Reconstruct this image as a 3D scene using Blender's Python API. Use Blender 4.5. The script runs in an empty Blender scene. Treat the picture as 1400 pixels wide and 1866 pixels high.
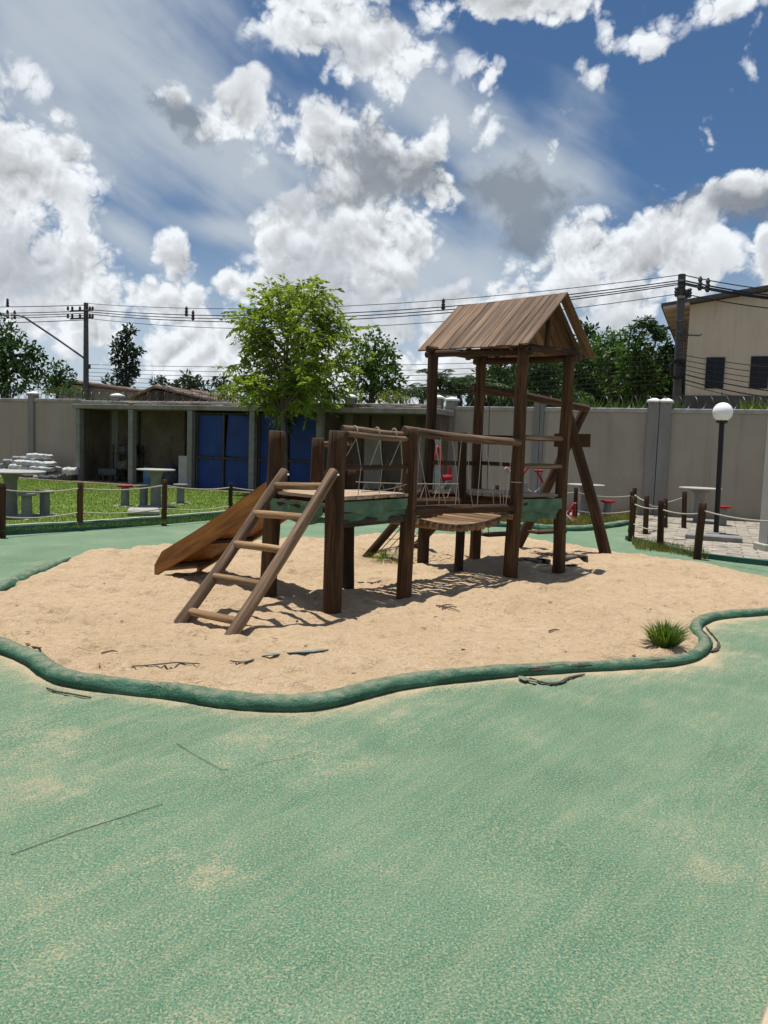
import bpy, bmesh, math, random
import numpy as np
from mathutils import Matrix, Vector, noise as mnoise
random.seed(7); rng = np.random.default_rng(7)
sc = bpy.context.scene
C = sc.collection

# ------------------------------------------------------------------ camera
F = 1402.0; H0 = 811.0; ROLL = math.radians(1.9); CH = 1.5
TH = math.atan((933 - H0) / F)
fw = np.array([0, math.cos(TH), -math.sin(TH)]); r0 = np.array([1., 0, 0]); u0 = np.array([0, math.sin(TH), math.cos(TH)])
RX = math.cos(ROLL) * r0 + math.sin(ROLL) * u0; UP = math.cos(ROLL) * u0 - math.sin(ROLL) * r0
EYE = np.array([0, 0, CH])
def ray(x, y): return fw + RX * (x - 700) / F + UP * (933 - y) / F
def G(x, y, z=0.0):                       # pixel -> point on the horizontal plane z
    d = ray(x, y); return EYE + d * ((z - CH) / d[2])
def D(x, y, Y):                           # pixel -> point at distance Y
    d = ray(x, y); return EYE + d * (Y / d[1])
cam = bpy.data.cameras.new('camera'); co = bpy.data.objects.new('camera', cam); C.objects.link(co)
m = Matrix.Identity(4)
for i in range(3):
    m[i][0] = RX[i]; m[i][1] = UP[i]; m[i][2] = -fw[i]; m[i][3] = EYE[i]
co.matrix_world = m
cam.sensor_fit = 'VERTICAL'; cam.sensor_height = 24.0; cam.lens = 24.0 * F / 1866.0
cam.clip_start = 0.05; cam.clip_end = 3000
sc.camera = co

# ------------------------------------------------------------------ view + sun
sc.view_settings.view_transform = 'Standard'; sc.view_settings.look = 'None'
sc.view_settings.exposure = 0.2; sc.view_settings.gamma = 1.0; sc.view_settings.use_curve_mapping = False
sc.render.engine = 'CYCLES'
sc.cycles.max_bounces = 6; sc.cycles.diffuse_bounces = 3; sc.cycles.glossy_bounces = 2
sc.cycles.transmission_bounces = 3; sc.cycles.transparent_max_bounces = 6
sc.cycles.caustics_reflective = False; sc.cycles.caustics_refractive = False
sc.cycles.sample_clamp_indirect = 4.0
sc.cycles.use_denoising = True
SUN_DIR = Vector((0.085, -0.10, -1.0)).normalized()        # the way the light travels
sl = bpy.data.lights.new('sun', 'SUN'); sl.energy = 5.0; sl.angle = math.radians(0.55); sl.color = (1.0, 0.95, 0.88)
so = bpy.data.objects.new('sun', sl); C.objects.link(so)
so.rotation_euler = SUN_DIR.to_track_quat('-Z', 'Y').to_euler(); so.location = (0, 0, 30)
SUN_EL = math.asin(-SUN_DIR.z); SUN_AZ = math.atan2(-SUN_DIR.x, -SUN_DIR.y)

# ------------------------------------------------------------------ node helpers
def add(nt, kind, **kw):
    n = nt.nodes.new(kind)
    for k, v in kw.items(): setattr(n, k, v)
    return n
def put(nt, sock, v):
    if hasattr(v, 'is_output'): nt.links.new(v, sock)
    else: sock.default_value = v
def mth(nt, op, a, b=None, c=None, clamp=False):
    n = add(nt, 'ShaderNodeMath', operation=op); n.use_clamp = clamp
    put(nt, n.inputs[0], a)
    if b is not None: put(nt, n.inputs[1], b)
    if c is not None: put(nt, n.inputs[2], c)
    return n.outputs[0]
def vmth(nt, op, a, b=None):
    n = add(nt, 'ShaderNodeVectorMath', operation=op); put(nt, n.inputs[0], a)
    if b is not None: put(nt, n.inputs[1], b)
    return n.outputs['Value'] if op in ('LENGTH', 'DISTANCE', 'DOT_PRODUCT') else n.outputs[0]
def noise(nt, vec, scale, detail=4, rough=0.55, dist=0.0, out='Fac'):
    n = add(nt, 'ShaderNodeTexNoise'); put(nt, n.inputs['Vector'], vec)
    n.inputs['Scale'].default_value = scale; n.inputs['Detail'].default_value = detail
    n.inputs['Roughness'].default_value = rough; n.inputs['Distortion'].default_value = dist
    return n.outputs[out]
def maprange(nt, v, a, b, c=0.0, d=1.0, smooth=True):
    n = add(nt, 'ShaderNodeMapRange'); n.interpolation_type = 'SMOOTHSTEP' if smooth else 'LINEAR'
    put(nt, n.inputs[0], v); put(nt, n.inputs[1], a); put(nt, n.inputs[2], b); put(nt, n.inputs[3], c); put(nt, n.inputs[4], d)
    return n.outputs[0]
def mix(nt, f, a, b):
    n = add(nt, 'ShaderNodeMix', data_type='RGBA')
    put(nt, n.inputs[0], f); put(nt, n.inputs[6], a); put(nt, n.inputs[7], b)
    return n.outputs[2]
def c4(c): return (c[0], c[1], c[2], 1.0)
def ramp(nt, f, stops):
    n = add(nt, 'ShaderNodeValToRGB'); put(nt, n.inputs[0], f)
    e = n.color_ramp.elements
    while len(e) < len(stops): e.new(0.5)
    for k, (p, c) in enumerate(stops): e[k].position = p; e[k].color = c4(c)
    return n.outputs[0]

# ------------------------------------------------------------------ world: Nishita sky with fair-weather cumulus and a cirrus veil
w = bpy.data.worlds.new('World'); sc.world = w; w.use_nodes = True
nt = w.node_tree; nt.nodes.clear()
bg = add(nt, 'ShaderNodeBackground'); wo = add(nt, 'ShaderNodeOutputWorld'); nt.links.new(bg.outputs[0], wo.inputs[0])
SKY = 0.1; SKYTINT = (0.40, 0.54, 0.66); bg.inputs[1].default_value = SKY
sky = add(nt, 'ShaderNodeTexSky', sky_type='NISHITA'); sky.sun_disc = False
sky.sun_elevation = SUN_EL; sky.sun_rotation = SUN_AZ; sky.air_density = 1.0; sky.dust_density = 0.6; sky.ozone_density = 2.0
tc = add(nt, 'ShaderNodeTexCoord'); dirv = tc.outputs['Generated']
warp = noise(nt, dirv, 9.0, 3, 0.6, out='Color')
wv = vmth(nt, 'MULTIPLY', vmth(nt, 'SUBTRACT', warp, (0.5, 0.5, 0.5)), (0.10, 0.10, 0.10))
wdir = vmth(nt, 'ADD', dirv, wv)
def azel(vec):
    s = add(nt, 'ShaderNodeSeparateXYZ'); put(nt, s.inputs[0], vec)
    az = mth(nt, 'ARCTAN2', s.outputs[0], s.outputs[1]); el = mth(nt, 'ARCSINE', s.outputs[2], clamp=False)
    cmb = add(nt, 'ShaderNodeCombineXYZ'); nt.links.new(az, cmb.inputs[0]); nt.links.new(el, cmb.inputs[1])
    return cmb.outputs[0], az, el
nrm = vmth(nt, 'NORMALIZE', wdir)
pv, az, el = azel(nrm)
pv0, az0, el0 = azel(dirv)
def px_azel(x, y):
    d = ray(x, y); d = d / np.linalg.norm(d)
    return math.atan2(d[0], d[1]), math.asin(d[2])
def blobfield(vec, blobs):                # smallest normalised distance to a set of ellipses
    cur = None
    for b in blobs:
        x, y, rx, ry = b[:4]; rot = b[4] if len(b) > 4 else 0
        a, e = px_azel(x, y)
        mp = add(nt, 'ShaderNodeMapping', vector_type='TEXTURE'); put(nt, mp.inputs[0], vec)
        mp.inputs['Location'].default_value = (a, e, 0); mp.inputs['Rotation'].default_value = (0, 0, math.radians(rot))
        mp.inputs['Scale'].default_value = (rx / F, ry / F, 1)
        l = vmth(nt, 'LENGTH', mp.outputs[0])
        cur = l if cur is None else mth(nt, 'SMOOTH_MIN', cur, l, 0.25)
    return cur
CUM = [(-30, 310, 150, 150), (75, 310, 80, 75), (30, 480, 190, 130), (155, 540, 90, 95), (300, 490, 40, 55), (300, 565, 85, 55), (390, 620, 110, 50), (440, 530, 70, 40),
       (495, 415, 52, 52), (590, 400, 130, 100), (720, 450, 110, 90), (650, 290, 165, 88), (740, 300, 95, 70), (818, 345, 44, 56), (850, 590, 230, 75), (620, 520, 190, 90),
       (1110, 500, 190, 90), (1225, 450, 92, 72), (600, 45, 125, 80), (690, 95, 85, 75), (650, 90, 90, 70), (950, -10, 200, 50),
       (415, 210, 66, 34, 20), (1350, 365, 110, 50), (1400, 470, 50, 60), (570, 660, 420, 70)]
SMALL = [(1075, 145, 42, 28), (885, 170, 60, 36), (1380, 10, 90, 40), (1170, 70, 85, 40), (1290, 250, 34, 60, 10), (1185, 355, 40, 26), (1020, 265, 26, 44), (1395, 95, 30, 44), (880, 235, 50, 34), (300, 185, 50, 28)]
GREY = [(690, 312, 125, 56), (945, 375, 105, 72, -20), (1340, 385, 110, 40), (325, 215, 70, 32, -25), (760, 330, 70, 40)]
BASE = [(650, 570, 170, 60), (20, 480, 120, 70), (1110, 590, 180, 50), (570, 480, 100, 70), (800, 520, 100, 50), (640, 110, 90, 30), (500, 350, 120, 60)]
CIR = [(140, 60, 460, 230, -24), (400, 260, 460, 150, -17), (820, 190, 260, 80, -20), (230, 430, 130, 36, -28), (420, 420, 150, 34, -8), (950, 330, 170, 130, 20), (820, 480, 260, 130), (620, 380, 240, 160), (60, 560, 200, 90)]
dC = blobfield(pv, CUM); dG = blobfield(pv, GREY); dV = blobfield(pv0, CIR); dS = blobfield(pv, SMALL)
# the same kind of sky carries on outside the frame
frame = blobfield(pv0, [(700, 380, 860, 620)])
outside = maprange(nt, frame, 0.85, 1.25)
gen = noise(nt, dirv, 2.6, 3, 0.5)
genD = maprange(nt, gen, 0.42, 0.66, -0.7, 0.55, smooth=False)
def puff(vec, detail):
    n = add(nt, 'ShaderNodeTexNoise'); n.noise_type = 'RIDGED_MULTIFRACTAL'
    put(nt, n.inputs['Vector'], vec); n.inputs['Scale'].default_value = 15.0; n.inputs['Detail'].default_value = detail
    n.inputs['Roughness'].default_value = 0.62; n.inputs['Lacunarity'].default_value = 2.2; n.inputs['Offset'].default_value = 1.0; n.inputs['Gain'].default_value = 1.6
    return mth(nt, 'SUBTRACT', 1.0, mth(nt, 'MULTIPLY', n.outputs[0], 0.5))
wsm = vmth(nt, 'ADD', dirv, vmth(nt, 'MULTIPLY', wv, (0.22, 0.22, 0.22)))
f1 = noise(nt, wsm, 17.0, 7, 0.6)
p1 = puff(wsm, 4.0); p2 = puff(vmth(nt, 'ADD', wsm, (-0.0035, 0.0, 0.0105)), 3.0)
Sc = mth(nt, 'SUBTRACT', 1.0, dC)
Sc = mth(nt, 'MAXIMUM', Sc, mth(nt, 'MULTIPLY', mth(nt, 'SUBTRACT', 0.75, dS), 0.45))
Sall = mth(nt, 'MAXIMUM', mth(nt, 'SUBTRACT', Sc, mth(nt, 'MULTIPLY', outside, 1.5)), mth(nt, 'SUBTRACT', genD, mth(nt, 'MULTIPLY', mth(nt, 'SUBTRACT', 1.0, outside), 3.0)))
tex = mth(nt, 'ADD', mth(nt, 'MULTIPLY', mth(nt, 'SUBTRACT', p1, 0.42), 1.2), mth(nt, 'MULTIPLY', mth(nt, 'SUBTRACT', f1, 0.5), 1.75))
dens = mth(nt, 'ADD', mth(nt, 'MULTIPLY', mth(nt, 'MINIMUM', Sall, 0.5), 1.9), tex)
a_c = maprange(nt, dens, -0.06, 0.60)
relief = mth(nt, 'SUBTRACT', p1, p2)
thick = maprange(nt, dens, 0.25, 1.5)
light = mth(nt, 'ADD', mth(nt, 'MULTIPLY_ADD', relief, 0.72, 1.0), mth(nt, 'MULTIPLY', mth(nt, 'SUBTRACT', f1, 0.54), 0.5))
light = mth(nt, 'SUBTRACT', light, mth(nt, 'MULTIPLY', thick, 0.24))
light = mth(nt, 'MINIMUM', mth(nt, 'MAXIMUM', light, 0.42), 1.06)
gn = mth(nt, 'ADD', dG, mth(nt, 'ADD', mth(nt, 'MULTIPLY', mth(nt, 'SUBTRACT', f1, 0.5), 1.5), mth(nt, 'MULTIPLY', mth(nt, 'SUBTRACT', p1, 0.42), 0.6)))
gg = mth(nt, 'MULTIPLY', maprange(nt, gn, 1.2, 0.15), 0.88)
lightv = add(nt, 'ShaderNodeCombineXYZ')
for i in range(3): nt.links.new(light, lightv.inputs[i])
cumcol = vmth(nt, 'MULTIPLY', lightv.outputs[0], tuple(v / SKY for v in (0.74, 0.775, 0.81)))
cumcol = mix(nt, mth(nt, 'MULTIPLY', maprange(nt, mth(nt, 'ADD', blobfield(pv, BASE), mth(nt, 'MULTIPLY', mth(nt, 'SUBTRACT', f1, 0.5), 1.5)), 1.25, 0.1), 0.6), cumcol, c4([v / SKY for v in (0.36, 0.395, 0.44)]))
cumcol = mix(nt, gg, cumcol, c4([v / SKY for v in (0.19, 0.215, 0.25)]))
# cirrus veil
mp = add(nt, 'ShaderNodeMapping', vector_type='TEXTURE'); put(nt, mp.inputs[0], pv0)
mp.inputs['Rotation'].default_value = (0, 0, math.radians(-30)); mp.inputs['Scale'].default_value = (0.30, 0.075, 1)
st = noise(nt, mp.outputs[0], 1.5, 4, 0.5, 0.15)
st2 = noise(nt, dirv, 7.0, 4, 0.55)
veil = maprange(nt, mth(nt, 'SUBTRACT', dV, mth(nt, 'MULTIPLY', mth(nt, 'ADD', mth(nt, 'SUBTRACT', st, 0.5), mth(nt, 'MULTIPLY', mth(nt, 'SUBTRACT', st2, 0.5), 0.8)), 1.5)), 1.25, 0.05, 0.0, 0.95)
veil = mth(nt, 'MAXIMUM', veil, mth(nt, 'MULTIPLY', outside, maprange(nt, st, 0.45, 0.8, 0.0, 0.5)))
skyc = vmth(nt, 'MULTIPLY', sky.outputs[0], SKYTINT)
s1 = mix(nt, veil, skyc, c4([v / SKY for v in (0.42, 0.475, 0.535)]))
haze = maprange(nt, el0, 0.30, 0.02, 0.0, 0.85)
s1 = mix(nt, haze, s1, c4([v / SKY for v in (0.53, 0.60, 0.67)]))
s2 = mix(nt, a_c, s1, cumcol)
soft = mth(nt, 'MULTIPLY', maprange(nt, gn, 1.0, 0.3), 0.75)
s2 = mix(nt, mth(nt, 'MULTIPLY', soft, mth(nt, 'SUBTRACT', 1.0, a_c)), s2, c4([v / SKY for v in (0.17, 0.205, 0.25)]))
nt.links.new(s2, bg.inputs[0])
w.cycles.sampling_method = 'MANUAL'; w.cycles.sample_map_resolution = 512

# ------------------------------------------------------------------ materials
MATS = {}
def newmat(name):
    mt = bpy.data.materials.new(name); mt.use_nodes = True
    n = mt.node_tree; n.nodes.clear()
    b = add(n, 'ShaderNodeBsdfPrincipled'); o = add(n, 'ShaderNodeOutputMaterial'); n.links.new(b.outputs[0], o.inputs[0])
    b.inputs['Specular IOR Level'].default_value = 0.3
    MATS[name] = mt
    return mt, n, b
def objco(n, scale=(1, 1, 1), rnd=True):
    t = add(n, 'ShaderNodeTexCoord'); v = vmth(n, 'MULTIPLY', t.outputs['Object'], scale)
    if rnd:
        oi = add(n, 'ShaderNodeObjectInfo')
        r = mth(n, 'MULTIPLY', oi.outputs['Random'], 40.0)
        cb = add(n, 'ShaderNodeCombineXYZ'); n.links.new(r, cb.inputs[0]); n.links.new(r, cb.inputs[1]); n.links.new(r, cb.inputs[2])
        v = vmth(n, 'ADD', v, cb.outputs[0])
        return v, oi.outputs['Random']
    return v, None
def bump(n, b, h, dist, strength=1.0):
    bp = add(n, 'ShaderNodeBump'); bp.inputs['Distance'].default_value = dist; bp.inputs['Strength'].default_value = strength
    n.links.new(h, bp.inputs['Height']); n.links.new(bp.outputs[0], b.inputs['Normal'])
def wood(name, dark, mid, pale, rough=0.78, grain=(26, 26, 1.6), tint=0.7, bd=0.008, knots=True):
    mt, n, b = newmat(name)
    v, r = objco(n, grain); g = noise(n, v, 1.0, 6, 0.62, 0.5)
    v2, _ = objco(n, (5, 5, 1.1)); p = noise(n, v2, 1.0, 3, 0.5)
    col = ramp(n, g, [(0.28, dark), (0.5, mid), (0.74, pale)])
    v3, _ = objco(n, (55, 55, 0.9)); cr = noise(n, v3, 1.0, 2, 0.5)
    crack = maprange(n, cr, 0.34, 0.27)
    col = mix(n, crack, col, c4([x * 0.25 for x in dark]))
    f = mth(n, 'ADD', mth(n, 'MULTIPLY', mth(n, 'SUBTRACT', p, 0.5), 1.5), mth(n, 'MULTIPLY', mth(n, 'SUBTRACT', r, 0.5), tint))
    sc_ = mth(n, 'MAXIMUM', mth(n, 'ADD', 1.0, f), 0.3)
    cb = add(n, 'ShaderNodeCombineXYZ')
    for i in range(3): n.links.new(sc_, cb.inputs[i])
    col = vmth(n, 'MULTIPLY', col, cb.outputs[0])
    n.links.new(col, b.inputs['Base Color']); b.inputs['Roughness'].default_value = rough
    bump(n, b, mth(n, 'SUBTRACT', g, mth(n, 'MULTIPLY', crack, 0.8)), bd)
    return mt
wood('post_wood', (0.017, 0.0078, 0.003), (0.048, 0.0228, 0.0083), (0.118, 0.060, 0.024))
wood('grey_wood', (0.052, 0.031, 0.018), (0.13, 0.083, 0.05), (0.26, 0.178, 0.115))
wood('tan_wood', (0.085, 0.048, 0.022), (0.20, 0.12, 0.06), (0.36, 0.24, 0.13))
wood('roof_wood', (0.070, 0.042, 0.024), (0.155, 0.098, 0.06), (0.25, 0.17, 0.11), grain=(30, 30, 1.4), tint=0.5, bd=0.003)
wood('deck_wood', (0.14, 0.10, 0.065), (0.32, 0.235, 0.155), (0.48, 0.37, 0.26), bd=0.003)
wood('slide_wood', (0.11, 0.039, 0.007), (0.235, 0.090, 0.014), (0.36, 0.16, 0.030), rough=0.5, grain=(14, 14, 1.5), tint=0.1, bd=0.002)
wood('dark_board', (0.02, 0.017, 0.012), (0.045, 0.038, 0.027), (0.075, 0.062, 0.045))
def plain(name, col, rough=0.7, var=0.25, scale=6.0, bd=0.0, metal=0.0, stain=None, streak=0.0):
    mt, n, b = newmat(name)
    v, r = objco(n); g = noise(n, v, scale, 5, 0.6)
    lo = [c * (1 - var) for c in col]; hi = [min(1, c * (1 + var)) for c in col]
    cc = ramp(n, g, [(0.3, lo), (0.7, hi)])
    if stain:
        s = noise(n, vmth(n, 'MULTIPLY', v, (1.0, 1.0, 0.35)), 1.3, 5, 0.65)
        cc = mix(n, maprange(n, s, 0.5, 0.72, 0.0, 0.7), cc, c4(stain))
    if streak:      # rain streaks running down the face
        s = noise(n, vmth(n, 'MULTIPLY', v, (5.0, 5.0, 0.30)), 1.0, 5, 0.7); cc = mix(n, maprange(n, s, 0.48, 0.74, 0.0, streak), cc, c4([x * 0.45 for x in col]))
    n.links.new(cc, b.inputs['Base Color']); b.inputs['Roughness'].default_value = rough; b.inputs['Metallic'].default_value = metal
    if bd: 
        g2 = noise(n, v, scale * 8, 4, 0.6); bump(n, b, g2, bd)
    return mt
plain('wall_paint', (0.325, 0.285, 0.228), 0.85, 0.06, 1.2, 0.002, stain=(0.27, 0.232, 0.185), streak=0.30)
plain('pilaster_paint', (0.215, 0.208, 0.192), 0.85, 0.10, 1.5, 0.002, stain=(0.15, 0.146, 0.135), streak=0.4)
plain('coping', (0.32, 0.315, 0.30), 0.8, 0.2, 4.0, 0.003, stain=(0.17, 0.16, 0.145))
plain('white_cap', (0.74, 0.73, 0.70), 0.75, 0.12, 5.0, stain=(0.42, 0.40, 0.36))
plain('concrete', (0.20, 0.198, 0.188), 0.85, 0.18, 6.0, 0.003, stain=(0.16, 0.155, 0.14))
plain('pale_concrete', (0.33, 0.325, 0.305), 0.8, 0.15, 6.0, 0.003)
plain('shed_fascia', (0.24, 0.225, 0.20), 0.85, 0.15, 3.0, 0.003, stain=(0.12, 0.11, 0.095), streak=0.4)
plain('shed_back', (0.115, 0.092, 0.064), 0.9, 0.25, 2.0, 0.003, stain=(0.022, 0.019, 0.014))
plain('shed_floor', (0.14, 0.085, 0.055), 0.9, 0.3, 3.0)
plain('blue_panel', (0.0045, 0.033, 0.155), 0.55, 0.28, 2.0, stain=(0.003, 0.016, 0.08), streak=0.4)
plain('rubble', (0.24, 0.205, 0.175), 0.9, 0.4, 8.0, 0.01)
plain('tile_roof', (0.30, 0.225, 0.18), 0.9, 0.35, 3.0, 0.01, stain=(0.13, 0.11, 0.09))
plain('house_wall', (0.30, 0.27, 0.23), 0.9, 0.15, 2.0)
plain('building_wall', (0.58, 0.50, 0.38), 0.85, 0.05, 0.6, stain=(0.52, 0.44, 0.33), streak=0.25)
plain('dark_plinth', (0.085, 0.083, 0.08), 0.9, 0.25, 2.0)
plain('roof_sheet', (0.085, 0.08, 0.075), 0.6, 0.2, 3.0)
plain('soffit', (0.42, 0.35, 0.27), 0.8, 0.12, 2.0)
plain('glass_dark', (0.006, 0.009, 0.014), 0.35, 0.2, 2.0)
plain('frame_dark', (0.02, 0.02, 0.022), 0.5, 0.2, 3.0)
plain('pole_concrete', (0.10, 0.098, 0.092), 0.85, 0.2, 3.0)
plain('wire', (0.025, 0.026, 0.028), 0.6, 0.1, 3.0)
plain('thin_steel', (0.06, 0.06, 0.058), 0.5, 0.3, 8.0)
plain('insulator', (0.05, 0.05, 0.055), 0.4, 0.2, 3.0)
plain('black_metal', (0.008, 0.008, 0.008), 0.35, 0.2, 6.0)
plain('red_paint', (0.27, 0.014, 0.016), 0.4, 0.2, 6.0)
plain('grey_metal', (0.26, 0.27, 0.27), 0.45, 0.15, 6.0)
plain('rope', (0.40, 0.36, 0.29), 0.9, 0.25, 60.0)
plain('dark_rope', (0.16, 0.125, 0.085), 0.9, 0.25, 60.0)
plain('chain', (0.10, 0.09, 0.08), 0.5, 0.3, 40.0, metal=0.6)
plain('tarp', (0.075, 0.15, 0.095), 0.8, 0.35, 5.0, stain=(0.15, 0.20, 0.15))
plain('black_rubber', (0.055, 0.048, 0.04), 0.8, 0.4, 20.0, 0.004)
plain('scrap_cloth', (0.12, 0.108, 0.09), 0.95, 0.4, 12.0, 0.004)
plain('green_scrap', (0.16, 0.19, 0.165), 0.95, 0.4, 12.0, 0.004)
plain('twig', (0.14, 0.095, 0.06), 0.9, 0.3, 30.0)
plain('dry_leaf', (0.16, 0.10, 0.05), 0.9, 0.5, 9.0)
plain('sack_white', (0.46, 0.47, 0.47), 0.7, 0.2, 6.0, 0.01)
plain('sack_grey', (0.25, 0.255, 0.26), 0.7, 0.4, 6.0, 0.01)
plain('sack_dark', (0.06, 0.06, 0.062), 0.6, 0.5, 6.0, 0.01)
plain('board_white', (0.42, 0.41, 0.39), 0.7, 0.15, 3.0)
plain('drum_blue', (0.10, 0.22, 0.33), 0.5, 0.15, 3.0)
plain('bark', (0.11, 0.09, 0.07), 0.9, 0.35, 9.0, 0.01)
plain('bark_dark', (0.05, 0.042, 0.034), 0.9, 0.35, 9.0, 0.01)
plain('dirt', (0.19, 0.145, 0.10), 0.95, 0.35, 1.5, 0.01)
plain('mortar', (0.30, 0.245, 0.18), 0.95, 0.25, 5.0, 0.004)
plain('paver', (0.29, 0.262, 0.215), 0.9, 0.45, 5.0, 0.008, stain=(0.15, 0.13, 0.10))
plain('kerb_paint', (0.035, 0.105, 0.08), 0.85, 0.3, 5.0, 0.004, stain=(0.10, 0.15, 0.115))
plain('kerb_top', (0.42, 0.42, 0.36), 0.9, 0.2, 5.0, 0.004)
plain('beige_kerb', (0.42, 0.33, 0.24), 0.9, 0.2, 6.0, 0.004)
plain('column_paint', (0.36, 0.35, 0.325), 0.8, 0.06, 2.0)
plain('lens_white', (0.85, 0.85, 0.84), 0.25, 0.02, 2.0)
plain('seam_dark', (0.06, 0.085, 0.06), 0.95, 0.3, 9.0)
MATS['lens_white'].node_tree.nodes['Principled BSDF'].inputs['Subsurface Weight'].default_value = 0.25
MATS['lens_white'].node_tree.nodes['Principled BSDF'].inputs['Subsurface Radius'].default_value = (0.1, 0.1, 0.1)
def leafmat(name, lo, hi, trans=0.35, rough=0.5):
    mt, n, b = newmat(name)
    t = add(n, 'ShaderNodeTexCoord'); g = noise(n, t.outputs['Object'], 2.2, 3, 0.6); g2 = noise(n, t.outputs['Object'], 23.0, 2, 0.5)
    f = mth(n, 'ADD', mth(n, 'MULTIPLY', g, 0.6), mth(n, 'MULTIPLY', g2, 0.4))
    col = ramp(n, f, [(0.32, lo), (0.66, hi)])
    n.links.new(col, b.inputs['Base Color']); b.inputs['Roughness'].default_value = rough
    tr = add(n, 'ShaderNodeBsdfTranslucent'); 
    col2 = vmth(n, 'MULTIPLY', col, (1.35, 1.45, 0.7)); n.links.new(col2, tr.inputs[0])
    mx = add(n, 'ShaderNodeMixShader'); mx.inputs[0].default_value = trans
    n.links.new(b.outputs[0], mx.inputs[1]); n.links.new(tr.outputs[0], mx.inputs[2])
    o = [q for q in n.nodes if q.type == 'OUTPUT_MATERIAL'][0]; n.links.new(mx.outputs[0], o.inputs[0])
leafmat('leaf_young', (0.10, 0.165, 0.018), (0.27, 0.34, 0.055), 0.5)
leafmat('leaf_mid', (0.028, 0.072, 0.013), (0.085, 0.16, 0.03), 0.35)
leafmat('leaf_dark', (0.017, 0.045, 0.013), (0.048, 0.098, 0.024), 0.3)
leafmat('leaf_blue', (0.020, 0.042, 0.028), (0.042, 0.075, 0.045), 0.2)
leafmat('leaf_yellow', (0.10, 0.14, 0.015), (0.21, 0.25, 0.035), 0.4)
leafmat('leaf_wood', (0.018, 0.038, 0.018), (0.042, 0.072, 0.032), 0.25)
leafmat('grass_lawn', (0.085, 0.135, 0.016), (0.18, 0.225, 0.045), 0.4)
leafmat('grass_dry', (0.11, 0.12, 0.025), (0.23, 0.22, 0.07), 0.35)
leafmat('grass_tuft', (0.045, 0.095, 0.012), (0.13, 0.18, 0.035), 0.4)

# green turf-coated floor with sand trodden into it
mt, n, b = newmat('green_floor')
t = add(n, 'ShaderNodeTexCoord'); v = t.outputs['Object']
at = add(n, 'ShaderNodeAttribute', attribute_name='spill')
big = noise(n, v, 1.1, 5, 0.6, 0.4); mid_ = noise(n, v, 6.0, 4, 0.65); fine = noise(n, v, 150.0, 2, 0.6); fine2 = noise(n, v, 105.0, 3, 0.75)
mpv = vmth(n, 'MULTIPLY', v, (2.2, 1.0, 1.0)); 
mrot = add(n, 'ShaderNodeMapping', vector_type='TEXTURE'); put(n, mrot.inputs[0], v); mrot.inputs['Rotation'].default_value = (0, 0, math.radians(52)); mrot.inputs['Scale'].default_value = (0.60, 0.085, 1)
streak = noise(n, mrot.outputs[0], 1.0, 6, 0.68, 0.4)
base = ramp(n, big, [(0.28, (0.064, 0.168, 0.106)), (0.52, (0.108, 0.224, 0.146)), (0.75, (0.165, 0.272, 0.180))])
base = mix(n, maprange(n, streak, 0.42, 0.68, 0.0, 0.38), base, c4((0.245, 0.305, 0.20)))
base = mix(n, maprange(n, fine2, 0.45, 0.65, 0.0, 0.8), base, c4((0.39, 0.385, 0.235)))
base = mix(n, maprange(n, fine, 0.34, 0.50, 0.6, 0.0), base, c4((0.030, 0.080, 0.048)))
sp = mth(n, 'ADD', at.outputs['Fac'], mth(n, 'ADD', mth(n, 'MULTIPLY', mth(n, 'SUBTRACT', mid_, 0.5), 0.9), mth(n, 'ADD', mth(n, 'MULTIPLY', mth(n, 'SUBTRACT', big, 0.54), 1.5), mth(n, 'MULTIPLY', mth(n, 'SUBTRACT', fine2, 0.5), 1.6))))
sp = mth(n, 'ADD', sp, mth(n, 'MULTIPLY', mth(n, 'SUBTRACT', streak, 0.5), 0.55))
base = mix(n, maprange(n, sp, 0.14, 1.15, 0.0, 0.95), base, c4((0.54, 0.42, 0.275)))
n.links.new(base, b.inputs['Base Color']); b.inputs['Roughness'].default_value = 0.95; b.inputs['Specular IOR Level'].default_value = 0.15
bump(n, b, mth(n, 'ADD', fine2, mth(n, 'MULTIPLY', fine, 0.8)), 0.009)
# the same coat on the foam tube
mt, n, b = newmat('green_tube')
t = add(n, 'ShaderNodeTexCoord'); v = t.outputs['Object']
big = noise(n, v, 4.0, 4, 0.6); fine2 = noise(n, v, 90.0, 3, 0.7); mid_ = noise(n, v, 13.0, 4, 0.65)
base = ramp(n, big, [(0.3, (0.026, 0.10, 0.066)), (0.7, (0.085, 0.19, 0.132))])
base = mix(n, maprange(n, fine2, 0.35, 0.7, 0.0, 0.45), base, c4((0.13, 0.225, 0.155)))
sx = add(n, 'ShaderNodeSeparateXYZ'); gm = add(n, 'ShaderNodeNewGeometry'); n.links.new(gm.outputs['Normal'], sx.inputs[0])
dust = mth(n, 'ADD', sx.outputs[2], mth(n, 'MULTIPLY', mth(n, 'SUBTRACT', mid_, 0.5), 1.6))
base = mix(n, maprange(n, dust, 0.55, 1.35, 0.0, 0.7), base, c4((0.36, 0.32, 0.225)))
n.links.new(base, b.inputs['Base Color']); b.inputs['Roughness'].default_value = 1.0; b.inputs['Specular IOR Level'].default_value = 0.0
bump(n, b, mth(n, 'ADD', fine2, mth(n, 'MULTIPLY', mid_, 1.5)), 0.014)
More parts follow.
